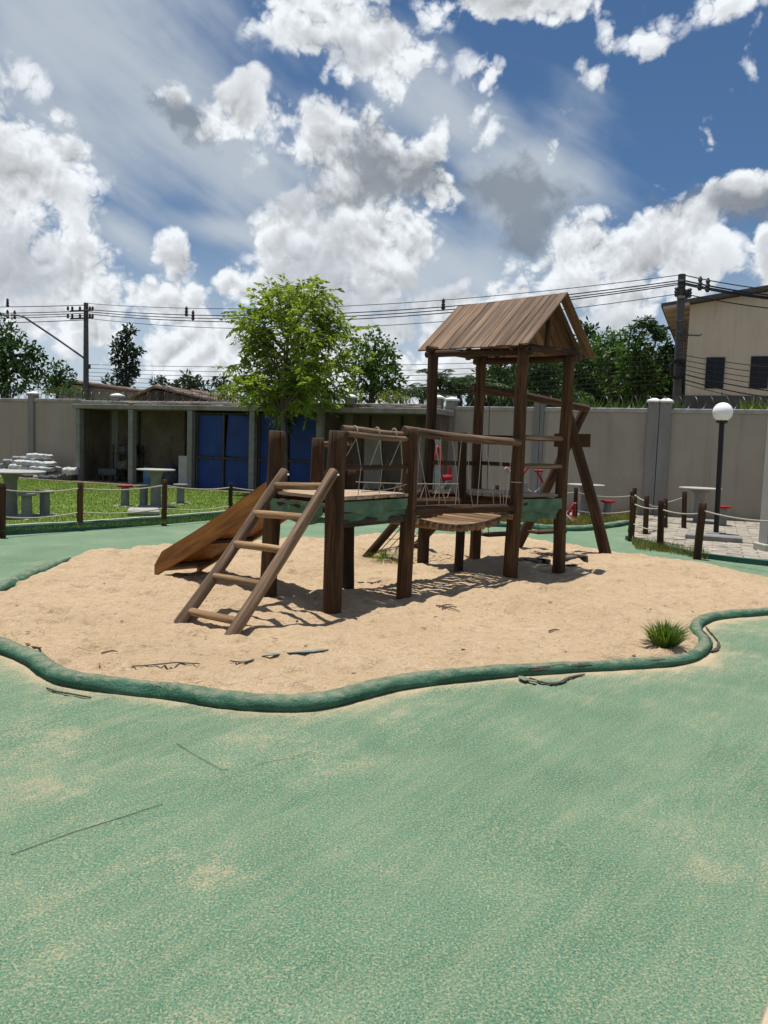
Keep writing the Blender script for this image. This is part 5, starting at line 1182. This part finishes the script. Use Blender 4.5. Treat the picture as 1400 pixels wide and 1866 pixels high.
BT = 'trees beyond the boundary wall'
clump_tree('broadleaf_tree', 'dark leafy tree behind the shed, right of the young tree', 31, 672, [(680, 630, 42, 26), (662, 650, 32, 30), (700, 655, 28, 30), (690, 685, 40, 32), (660, 690, 30, 30), (715, 690, 20, 26), (650, 720, 26, 18), (700, 712, 36, 18)], 0.26, 34, 'leaf_mid', 0.22, group=BT, seed=4)
clump_tree('broadleaf_tree', 'big dark tree rising at the left edge behind the wall', 33, 10, [(-30, 620, 50, 42), (5, 615, 36, 34), (30, 645, 38, 32), (-20, 660, 50, 46), (55, 665, 26, 22), (20, 690, 52, 32), (68, 645, 14, 14), (-70, 650, 50, 60)], 0.30, 30, 'leaf_dark', 0.3, group=BT, seed=5)
clump_tree('broadleaf_tree', 'small dark round tree beside the big left tree', 34, 106, [(100, 680, 24, 20), (122, 685, 18, 18), (85, 695, 22, 14), (108, 697, 26, 12)], 0.26, 34, 'leaf_dark', 0.15, group=BT, seed=6)
clump_tree('eucalyptus_tree', 'tall slim dark tree with tufted crown between the pole and young tree', 55, 228, [(236, 602, 12, 9), (226, 612, 9, 9), (232, 626, 12, 9), (211, 634, 9, 13), (224, 644, 10, 9), (240, 642, 10, 8), (253, 640, 9, 7), (213, 656, 9, 9), (230, 662, 13, 10), (246, 660, 8, 9), (218, 678, 11, 9), (236, 682, 13, 10), (247, 676, 7, 7), (226, 697, 16, 12)], 0.38, 42, 'leaf_blue', 0.16, group=BT, seed=7, hollow=0.15)
for k, (px, cl, mt_, lab) in enumerate((
        (345, [(345, 700, 24, 20), (330, 708, 24, 14), (362, 706, 22, 14)], 'leaf_wood', 'round topped tree in the far treeline left of the young tree'),
        (290, [(288, 700, 14, 14), (300, 706, 16, 12)], 'leaf_blue', 'low bluish tree in the far treeline right of the slim tree'),
        (400, [(402, 698, 12, 14), (412, 706, 14, 10)], 'leaf_wood', 'small dark tree in the far treeline beside the young tree crown'),
        (200, [(198, 700, 10, 16), (206, 706, 14, 10)], 'leaf_blue', 'conical tree in the far treeline just right of the left pole'))):
    clump_tree('broadleaf_tree', lab, 62, px, cl, 0.5, 14, mt_, 0.2, group='trees in the far treeline', seed=30 + k)
# far wood that reads as one mass
r_ = np.random.default_rng(50); out = ([], [], [])
for k in range(400):
    x = r_.uniform(-60, 1260); y = 708 - 9 * math.sin(x * 0.011 + 1) - 4 * math.sin(x * 0.05) + r_.uniform(-3, 14)
    if x > 880: y = r_.uniform(655 if x > 1060 else 680, 750); dist = 75 + r_.uniform(-4, 4); c_ = D(x, y, dist); nL = 170; d_ = r_.normal(size=(nL, 3)); d_ /= np.linalg.norm(d_, axis=1)[:, None]
    p = c_ + d_ * (0.4 + 0.6 * r_.random(nL) ** 0.6)[:, None] * np.array([1.6, 1.2, 1.0]); out[0].extend(p); out[1].extend(d_ + r_.normal(size=(nL, 3)) * 0.6); out[2].extend(0.5 * (0.6 + 0.8 * r_.random(nL)))
V, Fq = leaf_mesh(np.array(out[0]), np.array(out[1]), np.array(out[2]), 0.6, r_); tag(np_obj('far_wood', V, Fq, 'leaf_wood', False), 'low dark wood along the skyline behind the houses and the right grove', 'wood', kind='stuff')
# bushes behind the wall
for k, (px, cl, mt_, lab) in enumerate((
        (415, [(400, 716, 16, 12), (420, 712, 18, 14), (440, 718, 22, 14)], 'leaf_yellow', 'yellow green bush over the shed roof left of the young tree trunk'),
        (715, [(700, 728, 16, 10), (716, 722, 18, 13), (732, 730, 14, 10)], 'leaf_yellow', 'bright green bush over the shed roof right of the young tree'),
        (100, [(92, 712, 16, 9), (116, 714, 18, 8), (140, 714, 16, 8)], 'leaf_mid', 'low green bush over the left wall'),
        (1062, [(1062, 728, 20, 14), (1050, 735, 18, 10), (1045, 720, 12, 10)], 'leaf_mid', 'rounded green bush over the wall right of the tower'),
        (640, [(628, 712, 18, 14), (645, 722, 16, 12)], 'leaf_young', 'light green bush behind the young tree'))):
    clump_tree('bush', lab, 25.5 if px > 1000 else 27, px, cl, 0.14, 110, mt_, 0.05, group='bushes behind the wall', seed=60 + k, cat='bush', z0=0)
# right-hand grove: individual trees
for k, (px, dist, cl, mt_, lab) in enumerate((
        (905, 44, [(900, 690, 40, 30), (930, 675, 36, 30), (915, 712, 46, 26), (880, 715, 30, 20)], 'leaf_dark', 'dark tree seen between the middle and right tower posts'),
        (985, 46, [(975, 660, 40, 34), (1000, 690, 44, 34), (970, 710, 44, 26)], 'leaf_dark', 'dark tree seen between the right pair of tower posts'),
        (1068, 42, [(1072, 600, 16, 14), (1068, 622, 26, 24), (1060, 655, 34, 30), (1078, 690, 36, 32), (1050, 710, 30, 24)], 'leaf_dark', 'tall dark tree just right of the tower roof'),
        (1115, 40, [(1105, 622, 30, 16), (1125, 615, 24, 12), (1110, 650, 36, 28), (1120, 685, 38, 30)], 'leaf_mid', 'broad green tree in the middle of the right grove'),
        (1165, 37, [(1150, 640, 30, 24), (1168, 632, 24, 20), (1160, 672, 34, 28), (1180, 690, 34, 26), (1145, 700, 34, 20)], 'leaf_mid', 'green tree below the arching bamboo'),
        (1215, 38, [(1200, 632, 24, 24), (1215, 660, 26, 26), (1205, 695, 34, 26), (1228, 700, 24, 24)], 'leaf_dark', 'dark tree beside the right pole and building'),
        (1030, 48, [(1025, 690, 36, 30), (1045, 670, 26, 26), (1020, 715, 40, 20)], 'leaf_dark', 'low dark tree hidden partly by the right tower post'))):
    clump_tree('broadleaf_tree', lab, dist, px, cl, 0.34, 26, mt_, 0.22, group='trees of the right grove', seed=80 + k)
# arching bamboo
r_ = np.random.default_rng(91); bs = D(1148, 700, 36); bm_ = empty('bamboo', (bs[0], bs[1], 0), 'arching bamboo canes above the right grove', 'bamboo'); out = ([], [], [])
for k, pl in enumerate(([(1150, 690), (1146, 640), (1150, 603), (1163, 586), (1182, 584), (1196, 598), (1202, 612)], [(1152, 690), (1154, 640), (1168, 605), (1185, 592), (1200, 596), (1212, 600)])):
    path = np.array(crom([D(x, y, 36 + k * 0.4) for x, y in pl], 6)); MB().tube([Vector(p) for p in path], [0.05 * (1 - 0.8 * q / len(path)) for q in range(len(path))], 6).build('cane', 'leaf_mid', bm_, True); sprays(path, 90 if k == 0 else 60, r_, 0.24, 0.30, 7, 0.4, out)
build_leaves('foliage', out, 'leaf_dark', bm_, r_, 0.25)
# palms
def palm(label, px, py, dist, nf, fl_, seed):
    r_ = np.random.default_rng(seed); c_ = D(px, py, dist); o = empty('palm_tree', (c_[0], c_[1], 0), label, 'palm', 'palms behind the wall'); out = ([], [], [])
    MB().tube([Vector((c_[0], c_[1], 0)), Vector((c_[0] + 0.1, c_[1], c_[2] * 0.5)), Vector(c_)], [0.2, 0.17, 0.14], 10).build('trunk', 'bark_dark', o, True); m_ = MB()
    for k in range(nf):
        a = 2 * math.pi * k / nf + r_.uniform(-0.2, 0.2); el_ = r_.uniform(0.25, 1.35); L_ = fl_ * r_.uniform(0.8, 1.1); d_ = np.array([math.cos(a) * math.cos(el_), math.sin(a) * math.cos(el_), math.sin(el_)]); pth = []
        for q in range(9): t_ = q / 8; pth.append(c_ + d_ * L_ * t_ + np.array([math.cos(a), math.sin(a), 0]) * 0.18 * L_ * t_ ** 2 + np.array([0, 0, -0.55 * L_ * t_ ** 2.2]))
        pth = np.array(pth); m_.tube([Vector(p) for p in pth], [0.03 * (1 - 0.8 * q / 8) for q in range(9)], 4)
        for q in range(34):
            t_ = 0.15 + 0.85 * q / 34; f = t_ * 8; i = min(int(f), 7); p = pth[i] + (pth[i + 1] - pth[i]) * (f - i); dr = pth[i + 1] - pth[i]; dr /= np.linalg.norm(dr); s2 = np.cross(dr, [0, 0, 1.]); s2 /= np.linalg.norm(s2) + 1e-6
            for sg_ in (-1, 1): out[0].append(p); out[1].append(dr * 0.6 + s2 * sg_ * 0.8 + np.array([0, 0, -0.35])); out[2].append(0.24 * fl_ * (1 - 0.5 * t_))
    m_.build('frond_ribs', 'leaf_dark', o); build_leaves('fronds', out, 'leaf_dark', o, r_, 0.11)
palm('palm with spreading fronds left of the second tower post', 838, 722, 40, 16, 2.6, 1); palm('palm partly hidden by the leftmost tower post', 802, 712, 40, 16, 2.5, 2)
palm('small palm right of the dark tree behind the shed', 732, 722, 42, 13, 1.9, 3); palm('low palm just left of the leftmost tower post', 768, 728, 41, 12, 1.7, 4); palm('palm beside the second tower post, farther right', 862, 716, 42, 14, 2.2, 5)
# tall grass along the far side of the wall
def wgrass(label, px0, px1, n_, h, mat, seed):
    s0, s1 = ws(px0), ws(px1); a, b_, c_, d_ = wpt(s0, 0.7), wpt(s1, 0.7), wpt(s1, 2.6), wpt(s0, 2.6)
    tag(blades('tall_grass', [(q.x, q.y) for q in (a, b_, c_, d_)], n_, h * 0.45, h, 0.035, mat, 2.05, lean=0.6, seed=seed), label, 'grass', kind='stuff')
tag(obj('earth_bank', [tuple(wpt(ws(-200), 0.4, 2.0)), tuple(wpt(ws(1600), 0.4, 2.0)), tuple(wpt(ws(1600), 4.0, 2.2)), tuple(wpt(ws(-200), 4.0, 2.2)), tuple(wpt(ws(-200), 4.3, -0.2)), tuple(wpt(ws(1600), 4.3, -0.2)), tuple(wpt(ws(-200), 0.35, -0.2)), tuple(wpt(ws(1600), 0.35, -0.2))], [(0, 1, 2, 3), (3, 2, 5, 4), (1, 0, 6, 7)], 'lawn_base'), kind='structure')
wgrass('tall yellow green grass over the wall between the tower and the right pole', 1040, 1235, 1100, 0.95, 'grass_tuft', 11); wgrass('tall sunlit grass over the wall at the right edge', 1350, 1500, 500, 1.0, 'leaf_yellow', 12); wgrass('green weeds over the left wall', 80, 180, 500, 0.9, 'grass_tuft', 13); wgrass('weeds over the shed roof', 640, 800, 600, 0.75, 'leaf_mid', 14)

# ------------------------------------------------------------------ poles and cables
def pole_part(o, nm, pts_, r_, mt_='thin_steel', s_=6): return MB().tube([Vector(p) for p in pts_], r_, s_).build(nm, mt_, o, True)
LY = 40.0; RY = 27.0
lp0 = vec(D(157, 720, LY)); lp0.z = 0; lpt = vec(D(157, 552, LY)); lpo = empty('utility_pole', lp0, 'grey concrete utility pole with street lamp arm on the left', 'utility pole', 'utility poles')
MB().tube([lp0, lpt], [0.17, 0.11], 10).build('pole', 'pole_concrete', lpo, True)
def lpx(x, y, dy=0): return vec(D(x, y, LY + dy))
pole_part(lpo, 'lamp_arm', crom([lpx(152, 652, -.2), lpx(147, 648, -.3), lpx(100, 615, -.6), lpx(55, 585, -1), lpx(40, 576, -1.1), lpx(20, 574, -1.2)], 4), 0.05)
arm_end = lpx(10, 575, -1.2)
MB().lathe([(0.04, 0), (0.14, 0.03), (0.16, 0.10), (0.05, 0.16)], arm_end - Vector((0, 0, 0.06)), 12).build('lamp_head', 'grey_metal', lpo, True)
for y in (566, 580):
    pole_part(lpo, 'crossarm', [lpx(128, y + 1, -.15), lpx(170, y - 1, -.15)], 0.045)
    for x in (124, 132, 146, 164, 169):
        q = lpx(x, y, -.15); MB().lathe([(0.03, 0), (0.07, 0.03), (0.05, 0.08), (0.075, 0.11), (0.05, 0.16), (0.06, 0.2)], q, 8).build('insulator', 'insulator', lpo, True)
pole_part(lpo, 'clamp_box', [lpx(162, 664, -.1), lpx(162, 672, -.1)], 0.10)
rp0 = vec(D(1237, 745, RY)); rp0.z = 0; rpt = vec(D(1243, 500, RY)); rpo = empty('utility_pole', rp0, 'dark utility pole with cable coils and hardware in front of the beige building', 'utility pole', 'utility poles')
MB().tube([rp0, rpt], [0.16, 0.125], 10).build('pole', 'pole_concrete', rpo, True)
def rpx(x, y, dy=0): return vec(D(x, y, RY + dy))
for y in (512, 521): pole_part(rpo, 'bolt_arm', [rpx(1237, y, -.2), rpx(1249, y, -.2)], 0.05)
pole_part(rpo, 'crossarm', [rpx(1234, 541, -.2), rpx(1256, 541, -.2)], 0.05, 'grey_metal')
for x, y in ((1233, 532), (1251, 536), (1257, 534)):
    q = rpx(x, y, -.2); MB().lathe([(0.04, -0.16), (0.08, -0.1), (0.05, -0.05), (0.09, 0), (0.05, 0.06), (0.08, 0.12), (0.03, 0.17)], q, 8).build('insulator', 'insulator', rpo, True)
pole_part(rpo, 'lamp_bracket', [rpx(1242, 610, -.2), rpx(1275, 611, -.2), rpx(1279, 609, -.2)], 0.035)
for x in (1234, 1250): pole_part(rpo, 'conduit', [rpx(x, 585, -.22), rpx(x - 3, 745, -.22)], 0.028)
for y in (585, 605, 620, 636): pole_part(rpo, 'strap', [rpx(1233, y, -.2), rpx(1251, y, -.2)], 0.018)
cc = rpx(1234, 673, -.28)
MB().tube([cc + Vector((0.22 * math.cos(a) * (1 + 0.12 * math.sin(a * 5)), 0.02 * math.sin(a * 3), 0.30 * math.sin(a))) for a in [k * math.pi / 10 for k in range(61)]], 0.05, 6).build('cable_coil', 'black_metal', rpo, True)
def wire(label, pts_, r_, grp):
    tag(MB().tube([Vector(p) for p in pts_], r_, 5).build('cable', 'wire', None, True, origin=pts_[0]), label, 'cable', grp)
def sagline(p, q, sag, n_=24): p = Vector(p); q = Vector(q); return [p.lerp(q, k / n_) - Vector((0, 0, sag * 4 * (k / n_) * (1 - k / n_))) for k in range(n_ + 1)]
UL = 'upper power cables between the poles'; LLb = 'lower telephone cables between the poles'
leftfar = lpx(-420, 545, 12); rightfar = rpx(1700, 540, -6)
up_l = [(553, 501), (564, 511), (568, 515), (572, 518), (580, 535)]
for k, (yl, yr) in enumerate(up_l):
    wire(['topmost', 'second from top', 'middle', 'second lowest', 'lowest'][k] + ' of the power cables sagging high between the two utility poles', sagline(lpx(160, yl, -.15), rpx(1240, yr, -.2), 0.62 + 0.05 * k), 0.013 if k in (0, 4) else 0.020, UL)
    wire(['topmost', 'second', 'third', 'fourth', 'lowest'][k] + ' of the power cables running off left of the left pole', sagline(lpx(155, yl + 3, -.15), lpx(-420, yl - 14 + 2 * k, 14), 0.35), 0.02, 'upper cables left of the left pole')
    wire(['topmost', 'second', 'third', 'fourth', 'lowest'][k] + ' of the power cables running off right of the right pole', sagline(rpx(1246, yr, -.2), rpx(1760, yr + 34, -6), 0.3), 0.018 if k in (0, 4) else 0.026, 'upper cables right of the right pole')
lowr = [646, 655, 664, 672, 680, 690, 697]
for k in range(7):
    wire(['topmost', 'second', 'third', 'fourth', 'fifth', 'sixth', 'lowest'][k] + ' of the seven telephone cables strung low between the two poles, from the top', sagline(lpx(160, 664 + 7 * k, -.2), rpx(1238, lowr[k], -.25), 0.25 + 0.04 * k), 0.011, LLb)
    wire(['topmost', 'second', 'third', 'fourth', 'fifth', 'sixth', 'lowest'][k] + ' of the telephone cables crossing in front of the beige building, from the top', sagline(rpx(1240, lowr[k], -.25), rpx(1760, lowr[k] + 30 + k * 2, -6), 0.25 + 0.03 * k), 0.020 if k in (4, 5) else 0.012, 'telephone cables before the building')
for x, y, dist, lab in ((14, 552, 41.5, 'cable spacer high at the left edge'), (14, 573, 41.5, 'cable spacer at the left edge, lower of two'), (27, 574, 41.2, 'cable spacer right of the left edge pair'), (340, 568, 37.0, 'cable spacer on the upper cables left of the young tree, left one'), (352, 575, 36.9, 'cable spacer on the upper cables left of the young tree, right one'), (808, 555, 32.3, 'cable spacer on the upper cables left of the tower roof'), (1276, 517, 26.4, 'cable spacer right of the right pole, nearer one'), (1290, 520, 26.2, 'cable spacer right of the right pole, farther one')):
    q = vec(D(x, y, dist)); tag(MB().lathe([(0.05, -0.22), (0.10, -0.12), (0.05, -0.08), (0.09, 0.0), (0.05, 0.05), (0.08, 0.13), (0.03, 0.24)], q, 8).build('cable_spacer', 'insulator', None, True, origin=q), lab, 'spacer', 'cable spacers')

# ------------------------------------------------------------------ buildings behind
BQ = vec(D(1247, 722, 31.0)); BQ.z = 0
bd = empty('warehouse_building', BQ, 'beige gabled building with dark windows behind the right pole', 'building')
def bpt(px, py, off=0.0): 
    return plane_hit(px, py, BQ + wn * off, wn)
gl = bpt(1247, 600); cl_ = (gl - BQ).dot(wd)
eave = bpt(1247, 556).z; slope_ = (bpt(1400, 530).z - bpt(1247, 556).z) / ((bpt(1400, 530) - bpt(1247, 556)).dot(wd))
zpl = bpt(1300, 721).z; W_ = 11.0; D_ = 16.0
def bl(s_, off, z): p = BQ + wd * s_ + wn * off; return (p.x, p.y, z)
ridge_z = eave + slope_ * W_ / 2
m_ = MB(); m_.v = [bl(0, 0, zpl), bl(W_, 0, zpl), bl(W_, 0, eave), bl(W_ / 2, 0, ridge_z), bl(0, 0, eave), bl(0, D_, zpl), bl(W_, D_, zpl), bl(W_, D_, eave), bl(W_ / 2, D_, ridge_z), bl(0, D_, eave)]
m_.f = [(0, 1, 2, 3, 4), (5, 9, 8, 7, 6), (0, 4, 9, 5), (1, 6, 7, 2)]; m_.build('wall', 'building_wall', bd)
m_ = MB(); m_.box((BQ + wd * W_ / 2 + wn * D_ / 2 + Vector((0, 0, -0.1))), (W_ + 0.1, D_ + 0.1, zpl + 0.1), WRZ); m_.build('plinth', 'dark_plinth', bd)
def roofslab(s0, s1, z0, z1):
    m_ = MB(); t_ = 0.14
    for off in (-0.45, D_ + 0.45):
        m_.v += [bl(s0, off, z0), bl(s1, off, z1), bl(s1, off, z1 + t_), bl(s0, off, z0 + t_)]
    m_.f = [(0, 1, 2, 3), (7, 6, 5, 4), (3, 2, 6, 7), (1, 0, 4, 5), (0, 3, 7, 4), (2, 1, 5, 6)]; return m_.build('roof', 'roof_sheet', bd)
ov = 1.05
rfL = roofslab(-ov, W_ / 2, eave - slope_ * ov + 0.03, ridge_z + 0.03); roofslab(W_ + ov, W_ / 2, eave - slope_ * ov + 0.03, ridge_z + 0.03)
for k in range(14):
    off = -0.40 + k * (D_ + 0.7) / 13; a = Vector(bl(-ov + 0.08, off, eave - slope_ * ov - 0.01)); b_ = Vector(bl(-0.02, off, eave - 0.03)); plank('eave_rafter', a, b_, 0.10, 0.12, 'soffit', rfL, (0, 0, 1), 0.004)
m_ = MB(); m_.v = [bl(-ov + 0.05, -0.42, eave - slope_ * ov + 0.02), bl(0, -0.42, eave + 0.02), bl(0, D_, eave + 0.02), bl(-ov + 0.05, D_, eave - slope_ * ov + 0.02)]; m_.f = [(0, 3, 2, 1)]; m_.build('soffit', 'soffit', rfL)
for (x0, x1, y0, y1) in ((1284, 1322, 651, 708), (1365, 1403, 649, 708), (1446, 1484, 648, 708)):
    a = bpt(x0, y1); b_ = bpt(x1, y0); s0 = (a - BQ).dot(wd); s1 = (b_ - BQ).dot(wd); z0, z1 = a.z, b_.z; cx = (s0 + s1) / 2
    p = BQ + wd * cx - wn * 0.012; wi = MB().box((p.x, p.y, z0), (s1 - s0, 0.05, z1 - z0), WRZ).build('window', 'frame_dark', bd)
    n_c, n_r = 2, 4
    for i in range(n_c):
        for j in range(n_r):
            w0 = (s1 - s0) / n_c; h0 = (z1 - z0) / n_r; p = BQ + wd * (s0 + w0 * (i + 0.5)) - wn * 0.036; MB().box((p.x, p.y, z0 + h0 * j + 0.02), (w0 - 0.05, 0.012, h0 - 0.04), WRZ).build('pane', 'glass_dark', wi)
def house(label, px0, px1, apex, ytop, yeave, dist, mat_wall):
    a = D(px0, yeave, dist); b_ = D(px1, yeave, dist); c_ = D(apex, ytop, dist); o = empty('house', (a[0], a[1], 0), label, 'house', 'low houses behind the wall'); dep = 6.0
    A_, B_, C_ = Vector((a[0], dist, a[2])), Vector((b_[0], dist, b_[2])), Vector((c_[0], dist, c_[2])); dv = Vector((1.2, dep, 0.0))
    zlow = 0.0; ins_ = 0.4
    m_ = MB(); m_.v = [(A_.x + ins_, dist + 0.2, zlow), (B_.x - ins_, dist + 0.2, zlow), (B_.x - ins_, dist + 0.2, B_.z + 0.05), (C_.x, dist + 0.2, C_.z - 0.1), (A_.x + ins_, dist + 0.2, A_.z + 0.05)]; nb_ = len(m_.v); m_.v += [tuple(Vector(v) + dv) for v in m_.v[:]]
    m_.f = [(0, 1, 2, 3, 4), (9, 8, 7, 6, 5), (0, 4, 9, 5), (1, 6, 7, 2)]; m_.build('wall', mat_wall, o)
    for e, nm in ((A_, 'roof'), (B_, 'roof')):
        n_ = 9
        rp = MB(); t_ = Vector((0, 0, 0.10)); q = [e, C_, C_ + dv, e + dv]; rp.v = [tuple(v) for v in q] + [tuple(v + t_) for v in q]; rp.f = [(3, 2, 1, 0), (4, 5, 6, 7), (0, 1, 5, 4), (1, 2, 6, 5), (2, 3, 7, 6), (3, 0, 4, 7)]; ro = rp.build(nm, 'tile_roof', o)
        for k in range(n_): 
            f0 = (k + 0.5) / n_; MB().tube([e.lerp(e + dv, f0) + t_ * 1.05, C_.lerp(C_ + dv, f0) + t_ * 1.05], 0.09, 6).build('tile_row', 'tile_roof', ro)
house('low house with pale tiled roof behind the left wall, right of the big tree', 86, 262, 104, 694, 716, 40, 'house_wall'); house('low house with dark open gable behind the shed roof', 228, 372, 281, 706, 728, 37, 'shed_back')
house('small pale house end beside the dark gable', 330, 400, 345, 714, 727, 39, 'house_wall')
